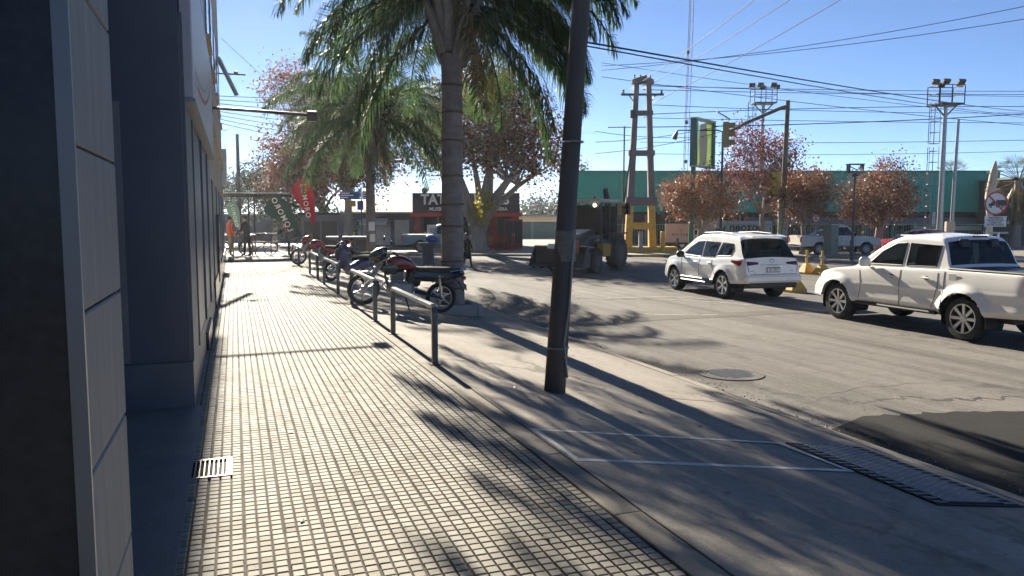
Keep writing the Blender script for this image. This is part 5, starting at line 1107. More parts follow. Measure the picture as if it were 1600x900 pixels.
# low glass fronted counter behind the scooter, street name sign, litter bin
ct = thing('display_counter', 'low dark counter with thin pale top behind the scooter', 'counter', (4.6, 33.6, -.38), R_(-10))
MB().bbox((0, 0, .62), (1.7, .5, 1.24), .02).build('body', MT['gblue'], ct); MB().bbox((0, -.02, 1.26), (1.85, .6, .045), .01).build('top', MT['alloy'], ct)
for k in range(3): MB().box((-.56+k*.56, -.256, .62), (.5, .012, 1.0)).build('pane', MT['dark_glass'], ct)
ss = thing('street_name_sign', 'blue street name blades on a post behind the slender palm', 'sign', (*W(566, 43)[:2], GZ))
MT['sign_blue'] = mat('sign_blue', (.012, .065, .22), .4, 0, .06)
MB().tube([(0, 0, 0), (0, 0, 4.0)], .04, 8).build('post', MT['sign_blue'], ss)
for x, dz, w_, s1_, s2_ in ((-.62, 3.55, 1.1, 'Rivadavia', 'San Martin'), (.34, 3.56, .56, 'Av.', '0100')):
    bl = MB(T3(x, -.05, dz)).bbox((0, 0, 0), (w_, .02, .44), .005).build('blade', MT['sign_blue'], ss)
    for q, l_ in ((.12, .5), (.0, .7), (-.12, .4)): MB().box((x-w_*(.45-.45*l_), -.063, dz+q), (w_*l_*.9, .004, .05)).build('lettering_line', MT['paper'], bl)
MB().box((-.05, -.05, 3.0), (.34, .02, .5)).build('plate', MT['sign_blue'], ss); MB().box((-.55, -.05, 3.1), (.5, .02, .34)).build('plate', MT['signal_yellow'], ss)
ss.rotation_euler = (0, 0, -YAW+.1)
tb = thing('litter_bin', 'dark metal litter bin with a blue bag on top beside the palm', 'litter bin', (*W(669, 36.5)[:2], GZ))
MB().lathe([(.26, .1), (.28, .2), (.30, .85), (.42, 1.0), (.44, 1.12), (.40, 1.13)], 18).build('barrel', MT['gblue'], tb, True)
for s in (-1, 1): MB().box((s*.24, 0, .08), (.06, .3, .2)).build('leg', MT['black'], tb)
MB().ball((.18, -.05, 1.28), (.34, .30, .2), 14, 9, RY(.25)).build('bag', mat('blue_bag', (.03, .11, .30), .4, 0, .25, 9, .5, 14), tb, True)
# ------------------------------------------------------------------ across the junction
FZ = GZ+.12
def FT(px, d, z=FZ, a=0): p = W(px, d); return (p.x, p.y, z), -YAW+a
def zat(py, d): return EYE+((342-py)/1200)*d/1.0*1.0      # height seen at row py, d metres away
# --- backhoe loader
MT['bh_yellow'] = mat('machine_yellow', (.42, .24, .03), .45, 0, .15, 4, dirt=.4, ds=2); MT['bh_dark'] = mat('machine_dark', (.03, .032, .035), .5, 0, .2, dirt=.4)
loc, _ = FT(918, 33.6, GZ); bh = thing('backhoe_loader', 'dark and yellow backhoe loader with a raised front bucket facing left', 'backhoe loader', loc, -YAW+R_(180-30)); bh.scale = (1.08,)*3
def bwheel(r, w, rim, x, y):
    T = RY(math.pi/2); prof = [(rim, -w/2), (r-.06, -w/2), (r-.01, -w*.42), (r, -w*.3), (r, w*.3), (r-.01, w*.42), (r-.06, w/2), (rim, w/2)]
    o = MB().lathe(prof, 36, T, True).build('wheel', MT['rubber'], bh, True); o.location = (x, y, r)
    lg = MB()
    for k in range(22):
        for s in (-1, 1): lg.box((s*w*.22, 0, 0), (w*.44, .06, .05), None) if 0 else lg.add([RX(k*2*math.pi/22+(s > 0)*.14)@Vector((s*w*.25+dx, dy+dx*s*.35, r+dz)) for dz in (-.02, .022) for dx, dy in ((-w*.24, -.03), (w*.24, -.03), (w*.24, .03), (-w*.24, .03))], [(0,1,2,3),(4,5,6,7),(0,1,5,4),(1,2,6,5),(2,3,7,6),(3,0,4,7)])
    tag(lg.build('tread_lugs', MT['rubber'], o), kind='stuff')
    for s in (-1, 1): MB().lathe([(0, s*w*.12), (rim*.5, s*w*.14), (rim*.6, s*w*.3), (rim+.01, s*w*.45), (rim+.01, s*w*.5)], 24, T).build('rim', MT['bh_dark'], o, True)
for s in (-1, 1): bwheel(.70, .42, .36, s*.85, -1.0); bwheel(.46, .30, .23, s*.82, 1.15)
MB().bbox((0, .1, .72), (.8, 3.2, .36), .04).build('chassis', MT['bh_dark'], bh)
MB().loft([[(sx*w, y, z) for sx, z in ((-1, z0), (1, z0), (1, z1-.06), (.8, z1), (-.8, z1), (-1, z1-.06))] for y, w, z0, z1 in ((1.75, .36, .62, 1.34), (1.6, .40, .6, 1.42), (.9, .43, .6, 1.56), (.3, .45, .6, 1.66))]).build('hood', MT['bh_dark'], bh)
MB().bbox((0, 1.77, 1.0), (.62, .04, .58), .02).build('grille', MT['bh_dark'], bh); MB().box((0, .95, 1.52), (.6, 1.2, .012)).build('hood_panel', mat('pale_panel', (.5, .5, .46), .4), bh) if 0 else MB(T3(0, .95, 1.57)@RX(-.17)).box((0, 0, 0), (.62, 1.1, .014)).build('hood_panel', mat('pale_panel', (.5, .5, .46), .4), bh)
for sx in (-1, 1):
    for y in (.28, -.55, -1.35): MB().tube([(sx*.72, y, 1.05), (sx*.68, y-.02, 2.72)], .045, 6).build('cab_post', MT['bh_dark'], bh)
    MB().box((sx*.70, -.14, 1.95), (.012, .78, 1.3)).build('side_window', MT['car_glass'], bh); MB().box((sx*.70, -.95, 2.05), (.012, .72, 1.1)).build('side_window', MT['car_glass'], bh)
    MB().bbox((sx*.82, -1.0, 1.50), (.5, 1.3, .06), .02).build('rear_fender', MT['bh_dark'], bh)
    MB().bbox((sx*.76, .1, .85), (.3, .8, .5), .04).build('fuel_tank', MT['bh_yellow'], bh)
    MB().ball((sx*.48, .42, 2.62), (.07, .05, .07), 10, 7).build('work_light', mat('lit_lamp', (.9, .8, .6), .2, 0, 0, emis=((1, .85, .6), 3)) , bh, True)
    MB().tube([(sx*.6, .1, 1.4), (sx*.6, 1.0, 1.35), (sx*.6, 1.9, .95), (sx*.6, 2.35, .75)], .075, 6).build('loader_arm', MT['bh_dark'], bh); MB().tube([(sx*.6, .3, .9), (sx*.6, 1.5, 1.0)], .045, 8).build('cylinder', MT['chrome'], bh)
    MB().tube([(sx*.55, -1.75, .9), (sx*.9, -1.9, .2)], .06, 6).build('stabiliser', MT['bh_dark'], bh); MB().bbox((sx*.92, -1.92, .1), (.3, .3, .06), .01).build('stabiliser_pad', MT['bh_dark'], bh)
MB().box((0, .30, 1.98), (1.3, .012, 1.3)).build('windshield', MT['car_glass'], bh); MB().bbox((0, -.55, 1.08), (1.4, 1.7, .25), .04).build('cab_floor', MT['bh_dark'], bh)
MB().bbox((0, -.52, 2.80), (1.62, 2.1, .14), .05).build('cab_roof', mat('cab_roof_cream', (.52, .46, .34), .5), bh); MB().ball((-.2, -.2, 2.92), (.08, .08, .09), 10, 7).build('beacon', MT['signal_yellow'], bh, True)
MB().bbox((0, -.5, 1.42), (.5, .5, .14), .05).build('seat', MT['rubber'], bh); MB().bbox((0, -.76, 1.75), (.48, .12, .62), .05).build('seat_back', MT['rubber'], bh); MB(T3(0, .02, 1.72)@RX(.9)).torus(.19, .016, 20, 6).build('steering_wheel', MT['black'], bh)
MB().loft([[(x, y, z) for y, z in ((2.2, .28), (2.75, .22), (3.0, .28), (2.78, .34), (2.42, .42), (2.36, .75), (2.5, 1.05), (2.38, 1.08), (2.18, .7))] for x in (-1.1, 1.1)]).build('bucket', MT['bh_dark'], bh)
for x in (-1.1, 1.1): MB().prism([(2.2, .28), (2.95, .27), (2.5, 1.06), (2.2, .7)], -.02, .02, T3(x, 0, 0)@Matrix(((0, 0, 1, 0), (1, 0, 0, 0), (0, 1, 0, 0), (0, 0, 0, 1)))).build('bucket_side', MT['bh_dark'], bh)
for k in range(7): MB().bbox((-1.0+k*.333, 3.02, .27), (.08, .22, .04), .01).build('bucket_tooth', MT['steel'], bh)
for k, (x, c) in enumerate(((-.75, 'orange_cloth'), (-.5, 'bh_yellow'), (-.25, 'orange_cloth'), (.35, 'white'))): MB(T3(x, 2.55, 1.05)@RX(.2*k)).bbox((0, 0, 0), (.1 if k < 3 else .3, .1, .5 if k < 3 else .2), .02).build('loaded_tool', MT[c], bh)
MB().tube([(0, -1.9, .95), (0, -2.15, 2.2), (0, -1.75, 3.35)], [.16, .14, .10], 6).build('boom', MT['bh_dark'], bh); MB().tube([(0, -1.75, 3.35), (0, -2.4, 2.2), (0, -2.45, 1.4)], [.11, .1, .08], 6).build('dipper', MT['bh_dark'], bh)
MB().loft([[(x, y, z) for y, z in ((-2.3, 1.35), (-2.75, 1.2), (-2.8, .8), (-2.5, .62), (-2.62, .85), (-2.55, 1.12), (-2.3, 1.22))] for x in (-.3, .3)]).build('rear_bucket', MT['bh_dark'], bh)
dp = pose(1.7, 0, .1, (.25, .25), (.25, .25))
# --- transformer tower
loc, a = FT(1000, 49.3, GZ+.05); tw = thing('transformer_tower', 'tall concrete portal tower with yellow painted feet and crossbeams', 'utility tower', loc, a)
H0 = 11.0
for s in (-1, 1):
    MB().loft([[(s*x+dx, dy, z) for dx, dy in ((-w, -w), (w, -w), (w, w), (-w, w))] for z, x, w in ((3.55, .66, .20), (7.0, .52, .18), (H0-.35, .38, .15))]).build('leg', MT['pole_conc'], tw)
    MB().loft([[(s*x+dx, dy, z) for dx, dy in ((-w, -w), (w, -w), (w, w), (-w, w))] for z, x, w in ((.3, .78, .235), (3.05, .68, .205))]).build('painted_leg', MT['yellow'], tw)
MB().bbox((0, 0, 3.3), (1.95, .55, .55), .02).build('crossbeam', MT['pole_conc'], tw); MB().bbox((0, 0, 1.75), (1.3, .3, .42), .02).build('crossbeam', MT['yellow'], tw)
MB().bbox((0, 0, 6.35), (1.65, .42, .34), .02).build('crossbeam', MT['pole_conc'], tw); MB().bbox((0, 0, 8.85), (1.35, .4, .30), .02).build('crossbeam', MT['pole_conc'], tw)
MB().loft([[(x, y, z) for x, z in ((-.68, H0-.35), (.68, H0-.35), (.68, H0-.1), (.1, H0+.12), (-.1, H0+.12), (-.68, H0-.1))] for y in (-.22, .22)]).build('cap', MT['pole_conc'], tw)
MB().bbox((0, -.02, 10.0), (2.7, .14, .14), .02).build('crossarm', MT['black'], tw)
for s in (-1, 1): MB().tube([(s*.85, -.02, 9.97), (s*.35, -.02, 9.3)], .035, 5).build('brace', MT['black'], tw); MB(T3(s*1.2, 0, 10.07)).lathe([(.05, 0), (.09, .08), (.06, .14), (.09, .2), (0, .26)], 8).build('insulator', MT['plastic'], tw)
for x in (-.5, -.15, .2, .5): MB(T3(x, 0, H0+.02)).lathe([(.04, 0), (.07, .06), (.04, .12), (.06, .18), (0, .25)], 8).build('insulator', MT['plastic'], tw)
MB().bbox((-.65, -.35, 8.75), (.3, .3, .5), .03).build('switch_box', MT['plastic'], tw); MB().tube([(-1.15, -.3, 8.0), (-1.15, -.3, .3)], .05, 6).build('conduit', MT['plastic'], tw)
MB().bbox((0.2, 0, .15), (4.2, 1.2, .55), .05).build('base', MT['yellow'], tw)
for x in (-.05, 1.35): MB().bbox((x, -.5, .75), (.26, .26, 1.3), .03).build('guard_post', MT['yellow'] if x > 1 else MT['concrete'], tw)
# --- signals
def signal_head(par, T, n=3, m='signal_yellow'):
    h = MB(T).bbox((0, 0, 0), (.36, .26, .36*n), .03).build('signal_head', MT[m], par)
    for k in range(n):
        z = (n-1)*.18-.36*k; MB(T@T3(0, -.135, z)@RX(math.pi/2)).lathe([(0, .0), (.13, .0), (.14, .01)], 18).build('lens', MT['dark_red'] if k == 0 else MT['dark_glass'], h)
        pts = [(.155*math.cos(q), .155*math.sin(q)) for q in [math.pi*(-.15+1.3*i/12) for i in range(13)]]
        MB(T@T3(0, -.13, z)).add([p_ for x, y in pts for p_ in ((x, 0, y), (x, -.26, y+.0))], [(2*i, 2*i+1, 2*i+3, 2*i+2) for i in range(12)]).build('visor', MT[m], h, fix=False)
    return h
MT['mast_green'] = mat('mast_dark_paint', (.10, .085, .03), .5, 0, .2, 4, dirt=.3)
loc, a = FT(1218, 46.2); ms = thing('signal_mast', 'tall yellow green traffic signal mast with bent arm over the road', 'traffic light', loc, a); hm = 9.1
MB().tube([(0, 0, 0), (.1, 0, 3.0), (.22, 0, hm)], [.17, .15, .13], 12).build('pole', MT['mast_green'], ms, True)
MB().bbox((.0, 0, 2.0), (.30, .30, 2.6), .03).build('pole_sleeve', mat('mast_pale', (.36, .34, .2), .6, 0, .2, 4, dirt=.4), ms)
ad = Vector((-3.55, -1.0, -1.55)); MB().tube([(.2, 0, hm-.35), (-.2, -.05, hm-.45), (-2.2, -.5, hm-1.3), (-3.7, -.9, hm-2.05)], [.12, .11, .10, .08], 10).build('arm', MT['mast_green'], ms, True)
signal_head(ms, T3(-3.65, -.9, hm-2.1)@RZ(R_(75))@Matrix.Scale(1.35, 4)); signal_head(ms, T3(-.48, -.35, 4.15)@RZ(R_(-60))@Matrix.Scale(1.35, 4), 3, 'yellow')
MB().tube([(-3.4, -.8, hm-1.2), (-4.2, -.85, hm-.75)], .04, 6).build('brace', MT['mast_green'], ms)
loc, a = FT(966, 46.6, GZ+.12); m2_ = thing('pedestrian_signal', 'small traffic signal on a thin slanting black pole by the concrete tower', 'traffic light', loc, a)
MB().tube([(-.2, 0, 0), (.25, 0, 2.6), (.75, 0, 6.6)], [.07, .06, .04], 8).build('pole', MT['plastic'], m2_); signal_head(m2_, T3(.05, -.1, 2.75)@RZ(R_(70)), 2); signal_head(m2_, T3(.5, -.1, 2.75)@RZ(R_(-20)), 2, 'plastic')
# --- billboard frame with torn poster
loc, a = FT(1079, 50); bb = thing('billboard_frame', 'leaning green billboard frame with torn grey poster on a pole', 'billboard', loc, a)
MB().tube([(-.02, 0, 0), (.05, 0, 5.0), (.1, 0, 8.2)], [.16, .16, .14], 10).build('pole', MT['green_paint'], bb, True)
ZB, ZT = 5.55, 8.55; A_ = RZ(R_(52))      # board turned away so it foreshortens
def bp(x, z): return T3(.1, 0, 0)@A_@Vector((x, 0, z))
def barr(a0, b0, w, nm, m): q0, q1 = bp(*a0), bp(*b0); return MB().tube([q0, q1], w, 4).build(nm, m, bb)
for a0, b0 in (((-.1, ZB), (-.1, ZT)), ((2.7, ZB), (2.7, ZT))): MB(T3(.1, 0, 0)@A_).box((a0[0], 0, (ZB+ZT)/2), (.22, .42, ZT-ZB)).build('side_frame', MT['green_paint'], bb)
for z in (ZB, ZT): MB(T3(.1, 0, 0)@A_).box((1.3, 0, z), (3.0, .46, .12)).build('edge_frame', mat('pale_green_frame', (.40, .46, .30), .5, 0, .1), bb)
MT['poster'] = leaf_mat('pale_green_poster', [(.42, .52, .28)], .6, .7); MT['poster2'] = leaf_mat('torn_backing', [(.30, .30, .29)], .5, .8)
def sheet(nm, poly, y, m): MB(T3(.1, 0, 0)@A_@RX(math.pi/2)).prism(poly, -y-.012, -y+.012).build(nm, m, bb)
sheet('poster', [(.35, ZB+.1), (.75, ZB+.1), (.6, ZB+1.4), (.62, ZT-.4), (.45, ZT-.2), (.40, ZB+1.5)], -.05, MT['poster']); sheet('poster', [(1.75, ZB+.1), (2.6, ZB+.1), (2.6, ZT-.1), (1.6, ZT-.1), (1.85, ZT-1.2)], -.05, MT['poster']); sheet('torn_backing', [(.75, ZB+.1), (1.75, ZB+.1), (1.86, ZT-1.2), (1.62, ZT-.15), (.8, ZT-.3), (.62, ZB+1.6)], -.04, MT['poster2'])
# --- street lights and towers
loc, a = FT(1125, 50.5); sl1 = thing('street_light', 'thin horizontal street light arm left of the billboard', 'street light', loc, a)
MB().tube([(.0, 0, 0), (.0, 0, 7.75), (-.3, 0, 7.85), (-2.95, 0, 7.85)], [.09, .07, .05, .035], 8).build('pole', MT['plastic'], sl1); MB(T3(-3.05, 0, 7.55)@RY(.4)).lathe([(.02, .3), (.07, .25), (.16, -.1), (.17, -.28), (0, -.3)], 12).build('lamp', MT['plastic'], sl1, True)
def flood_tower(label, px, d, ytop, seed):
    loc, a = FT(px, d); t = thing('floodlight_tower', label, 'floodlight tower', loc, a+.1*seed, 'floodlight towers'); h = zat(ytop, d)-FZ
    MB().tube([(0, 0, 0), (.0, 0, h-1.3)], [.22, .13], 10).build('mast', MT['steel'], t, True)
    MB().box((0, 0, h-1.35), (1.9, 1.3, .1)).build('platform', MT['plastic'], t)
    for x, y in ((-.93, -.63), (.93, -.63), (.93, .63), (-.93, .63), (0, -.63), (0, .63)): MB().tube([(x, y, h-1.35), (x, y, h-.1)], .035, 5).build('guard_post', MT['plastic'], t)
    for z in (h-.7, h-.1):
        for y in (-.63, .63): MB().tube([(-.93, y, z), (.93, y, z)], .03, 5).build('guard_rail', MT['plastic'], t)
        for x in (-.93, .93): MB().tube([(x, -.63, z), (x, .63, z)], .03, 5).build('guard_rail', MT['plastic'], t)
    for x, y in ((-1.15, -.5), (-.5, -.7), (.6, -.7), (1.2, .3), (.1, .7)): MB(T3(x, y, h+.08)@RX(.7)).bbox((0, 0, 0), (.5, .2, .36), .03).build('floodlight', MT['plastic'], t)
    for s in (-1, 1): MB().tube([(s*.1, 0, h-2.1), (s*.8, 0, h-1.4)], .05, 5).build('strut', MT['plastic'], t)
    lx = -1.15
    for z0, z1 in ((1.5, h*.62), (h*.64, h-1.3)):
        for x in (lx-.2, lx+.2): MB().tube([(x, -.3, z0), (x, -.3, z1)], .03, 4).build('ladder_rail', MT['steel'], t)
        for x in (lx-.34, lx+.34): MB().tube([(x, -.7, z0), (x, -.7, z1)], .02, 4).build('cage_bar', MT['steel'], t)
        k = z0
        while k < z1: MB().tube([(lx-.34, -.7, k), (lx-.2, -.3, k), (lx+.2, -.3, k), (lx+.34, -.7, k), (lx-.34, -.7, k)], .018, 4).build('rung', MT['steel'], t); k += .75
    return t
flood_tower('nearer right floodlight tower with caged ladder above the green building', 1466, 54, 137, 1); flood_tower('farther floodlight tower behind the signal arm', 1186, 66, 141, 0)
loc, a = FT(1484, 50); lp = thing('plain_pole', 'plain slender grey pole right of the floodlight tower', 'pole', loc, a); MB().tube([(0, 0, 0), (.12, 0, zat(190, 50)-FZ)], [.13, .09], 10).build('shaft', MT['steel'], lp, True); MB().bbox((-.15, -.1, 1.6), (.55, .3, .7), .03).build('meter_box', MT['cream'], lp)
loc, a = FT(1331, 41.5, GZ+.0); lf = thing('lamp_post', 'black lamp post with open rectangular frame head behind the pickup', 'lamp post', loc, a)
hl = zat(258, 41.5)-GZ; MB().tube([(0, 0, 0), (.0, 0, 1.2), (.0, 0, hl-.5)], [.10, .07, .05], 10).build('post', MT['black'], lf)
for c, d in (((0, 0, hl), (.82, .5, .05)), ((0, 0, hl-.42), (.66, .4, .05)), ((-.36, 0, hl-.21), (.05, .4, .44)), ((.36, 0, hl-.21), (.05, .4, .44))): MB().box(c, d).build('head_frame', MT['black'], lf)
MB().lathe([(.28, hl-.62), (.06, hl-.5)], 10).build('collar', MT['black'], lf); MB().tube([(-.3, 0, hl-.1), (.1, 0, hl-.3), (.3, 0, hl-.15)], .03, 5).build('lamp_bracket', MT['black'], lf)
MB().lathe([(0, 0), (.3, 0), (.31, .9), (.1, 1.0), (0, 1.0)], 14).build('planter_drum', MT['plastic'], lf) if 0 else None
loc, a = FT(1066, 80); an = thing('radio_mast', 'tall thin red and white lattice radio mast', 'radio mast', loc, a); MT['mast_rw'] = mat('faded_mast', (.36, .22, .25), .6, 0, .1)
for dx, dy in ((-.22, -.13), (.22, -.13), (0, .26)): MB().tube([(dx, dy, 0), (dx+.45, dy, 25)], .03, 4).build('leg', MT['mast_rw'], an)
for k in range(24): z = .5+k; x = .45*z/25; MB().tube([(x-.22, -.13, z), (x+.22, -.13, z+.5), (x, .26, z+1), (x-.22, -.13, z+1)], .016, 3).build('lattice_brace', MT['mast_rw'], an)
for z in (8, 12, 19): MB().box((.15, 0, z), (.3, .3, .35)).build('antenna', MT['plastic'], an)
# --- street signs
loc, a = FT(1552, 46.2); ns = thing('no_truck_sign', 'round no lorries sign with lettered plate on a post', 'traffic sign', loc, a)
MB().tube([(-.45, .06, 0), (-.45, .06, 3.3)], .05, 8).build('post', MT['white'], ns); MB().tube([(.3, .06, 0), (.3, .06, 1.3)], .05, 8).build('post', MT['white'], ns); MB().box((.1, .05, 1.3), (1.5, .04, .1)).build('brace', MT['steel'], ns)
zc = zat(318, 46.2)-FZ
d_ = MB(T3(0, 0, zc)@RX(math.pi/2)).lathe([(0, .0), (.69, .0), (.70, -.02), (0, -.02)], 36).build('disc', MT['paper'], ns)
MB(T3(0, -.005, zc)@RX(math.pi/2)).lathe([(.60, .0), (.60, .008), (.71, .008), (.71, .0)], 40, None, True).build('red_ring', MT['red'], d_)
MB(T3(.12, -.012, zc-.02)).prism([(-.12, -.12), (.47, -.12), (.47, .22), (-.12, .22)], -.003, .003, UP).build('lorry_box', MT['black'], d_); MB(T3(0, -.012, zc)).prism([(-.45, -.14), (-.05, -.14), (-.05, .1), (-.25, .1), (-.32, 0), (-.45, -.03)], -.003, .003, UP).build('lorry_cab', MT['black'], d_)
for x in (-.32, .08, .4): MB(T3(x, -.014, zc-.17)@RX(math.pi/2)).lathe([(.03, 0), (.03, .004), (.085, .004), (.085, 0)], 16, None, True).build('lorry_wheel', MT['black'], d_)
MB(T3(0, -.02, zc)@RY(R_(45))).box((0, 0, 0), (1.25, .008, .10)).build('red_bar', MT['red'], d_)
pz = zat(346, 46.2)-FZ; pq = MB(T3(.02, 0, pz)).bbox((0, 0, 0), (1.3, .02, .62), .004).build('text_plate', MT['paper'], ns)
for k, s in enumerate(('PROHIBIDO', 'ESTACIONAR', 'CAMIONES', 'ENTRE HORAS')): text(s, .16, MT['black'], pq, T3(.02, -.014, pz+.21-k*.14)@UP, extrude=.001, bold=.003)
loc, a = FT(1273, 46.); es = thing('no_parking_sign', 'round no parking sign with letter E on a thin post', 'traffic sign', loc, a); zc = zat(341, 46)-FZ
MB().tube([(0, .03, 0), (0, .03, zc)], .03, 8).build('post', MT['steel'], es); d_ = MB(T3(0, 0, zc)@RX(math.pi/2)).lathe([(0, 0), (.24, 0), (.24, -.015), (0, -.015)], 28).build('disc', MT['paper'], es)
MB(T3(0, -.004, zc)@RX(math.pi/2)).lathe([(.19, 0), (.19, .006), (.25, .006), (.25, 0)], 30, None, True).build('red_ring', MT['red'], d_); text('E', .36, MT['sign_blue'], d_, T3(0, -.008, zc)@UP, bold=.012, extrude=.002); MB(T3(0, -.012, zc)@RY(R_(45))).box((0, 0, 0), (.44, .004, .03)).build('red_bar', MT['red'], d_)
for nm, px, d, w, h, lab in (('control_cabinet', 1297, 45.6, .85, 1.75, 'grey green control cabinet standing before the old pickup'),):
    loc, a = FT(px, d, GZ+.1); t = thing(nm, lab, 'cabinet', loc, a+.5); MT['cab_green'] = mat('cabinet_paint', (.20, .22, .17), .6, 0, .12, 3, dirt=.3)
    MB().bbox((0, 0, h/2), (w*.8, .6, h), .02).build('case', MT['cab_green'], t); MB().bbox((0, 0, h+.03), (w*.86, .68, .07), .02).build('lid', MT['cab_green'], t); MB().bbox((-.1, -.305, h*.52), (w*.55, .02, h*.8), .005).build('door', MT['cab_green'], t); MB().box((.12, -.32, h*.5), (.03, .03, .14)).build('handle', MT['black'], t)
# --- yellow separators in the avenue
def separator(label, loc, rz, s=1.0):
    t = thing('lane_separator', label, 'road separator', loc, rz, 'yellow concrete lane separators'); t.scale = (s,)*3
    MB().loft([[(sx*a, sy*b, z) for sx, sy in ((-1, -1), (1, -1), (1, 1), (-1, 1))] for z, a, b in ((0, .30, .22), (.08, .30, .22), (.38, .13, .10), (.42, .10, .08))]).build('block', MT['yellow'], t)
    MB().tube([(0, 0, .4), (0, 0, .98)], .05, 8).build('stub_post', MT['yellow'], t); MB().bbox((0, 0, .72), (.26, .10, .08), .01).build('clamp', MT['steel'], t); return t
for px, d, lab in ((1243, 23.6, 'yellow lane separator with stub post nearest the white car'), (1261, 31.5, 'yellow lane separator between the white car and the cabinet'), (1285, 31.0, 'yellow lane separator nearest the beige pickup hood')): p = W(px, d); separator(lab, (p.x, p.y, GZ), -YAW+.4, 1.0)
md = MB()
pts = [W(1228, 22.6), W(1245, 22.8), W(1290, 30.), W(1330, 33), W(1300, 33.2), W(1240, 24.5)]
# --- green building with shopfronts, fence
def prism_mat():
    m = mat('green_sheet_cladding', (.005, .40, .30), .5, .0, .10, .35, dirt=.15, dirtc=(.02, .08, .065), ds=.25); N = m.node_tree.nodes; L = m.node_tree.links
    w = N.new('ShaderNodeTexWave'); w.inputs['Scale'].default_value = 2.2; tc = N.new('ShaderNodeTexCoord'); L.new(tc.outputs['Object'], w.inputs['Vector']); bp = N.new('ShaderNodeBump'); bp.inputs['Strength'].default_value = .35; bp.inputs['Distance'].default_value = .05; L.new(w.outputs['Fac'], bp.inputs['Height']); L.new(bp.outputs[0], N['Principled BSDF'].inputs['Normal']); return m
MT['green_clad'] = prism_mat(); D = 64.
loc, a = FT(800, D); gb = thing('green_building', 'long building with high green sheet cladding across the avenue', 'building', loc, a)
x0, x1 = (893-800)/1200*D, (1556-800)/1200*D; zt, zm = zat(269, D)-FZ, zat(331, D)-FZ
npan = 9; pw_ = (x1-x0)/npan
for k in range(npan): MB().box((x0+pw_*(k+.5), 4, (zt+zm)/2), (pw_-.03, 8, zt-zm)).build('cladding_panel', MT['green_clad'], gb)
MB().box(((x0+x1)/2, 4.2, zm-.1), (x1-x0, 7.6, .3)).build('soffit', MT['plastic'], gb)
MB().box(((x0+x1)/2, 4.6, zm/2), (x1-x0, 6, zm)).build('wall', mat('shop_wall_dark', (.035, .045, .055), .5, 0, .2, .5), gb)
MB().box(((x0+x1)/2, 3.9, zt+.03), (x1-x0+.2, 8.4, .06)).build('coping', MT['green_paint'], gb)
k = x0+.4; i = 0
while k < x1-2:
    w = (2.0, 2.6, 1.4)[i % 3]
    if i % 4 != 3: MB().box((k+w/2, 1.56, 1.15), (w-.1, .04, 1.9)).build('shop_window', MT['dark_glass'] if i % 2 else mat('shop_glass_%d' % i, (.03+.02*(i % 3), .06, .07), .12, 0, .3, 1.2), gb)
    MB().box((k+w, 1.5, zm/2), (.12, .12, zm)).build('mullion', MT['green_paint'] if i % 2 else MT['steel'], gb); k += w; i += 1
for px, m in ((1123, 'cream'), (1224, 'cream'), (1348, 'green_paint'), (1395, 'green_paint'), (1458, 'white'), (1205, 'green_paint')): MB().bbox(((px-800)/1200*D, .3, zm/2), (.35, .35, zm), .02).build('column', MT[m], gb)
MB().box(((1350-800)/1200*D, .2, zm-.75), (20, .12, .55)).build('fascia', mat('grey_fascia', (.12, .15, .16), .5, 0, .15), gb); MB().box(((1505-800)/1200*D, -.3, zm-1.35), (9, .5, .35)).build('fascia', mat('pale_fascia', (.42, .40, .38), .6), gb)
sb_ = MB().bbox(((1150-800)/1200*D, -.4, zat(357, D)-FZ), (5.6, .12, 1.25), .02).build('shop_sign', MT['signface'], gb)
text('neozoo', .95, MT['black'], sb_, T3((1163-800)/1200*D, -.47, zat(355, D)-FZ)@UP, extrude=.01, bold=.03)
MB(T3((1125-800)/1200*D, -.47, zat(359, D)-FZ)).prism([(-.5, -.3), (-.35, -.3), (-.3, -.1), (.1, -.1), (.15, -.3), (.3, -.3), (.3, .15), (.45, .3), (.2, .35), (.05, .1), (-.4, .1), (-.55, .25)], -.005, .005, UP).build('sign_emblem', MT['plastic'], sb_)
# far right low building behind the palm
loc, a = FT(1640, 62); rb = thing('brown_building', 'dark brown building with air conditioner at the right edge', 'building', loc, a); MB().box((0, 4, 2.6), (9.5, 8, 5.2)).build('wall', mat('brown_wall', (.05, .045, .05), .8, 0, .2), rb); ac = MB().bbox((-4.0, -.25, 2.05), (.8, .4, .6), .03).build('air_conditioner', MT['white'], rb); MB(T3(-4.0, -.46, 2.05)@RX(math.pi/2)).lathe([(0, 0), (.22, 0), (.22, .02)], 16).build('fan_grille', MT['plastic'], ac)
MB().box((0, -.1, 5.25), (9.8, 8.6, .12)).build('roof', MT['steel'], rb)
for z0, z1 in ((3.0, 4.2), (4.3, 3.3)): MB().tube([(-4.8, -.8, z0), (-1.5, -.8, z1)], .04, 5).build('stay_bar', MT['steel'], rb)
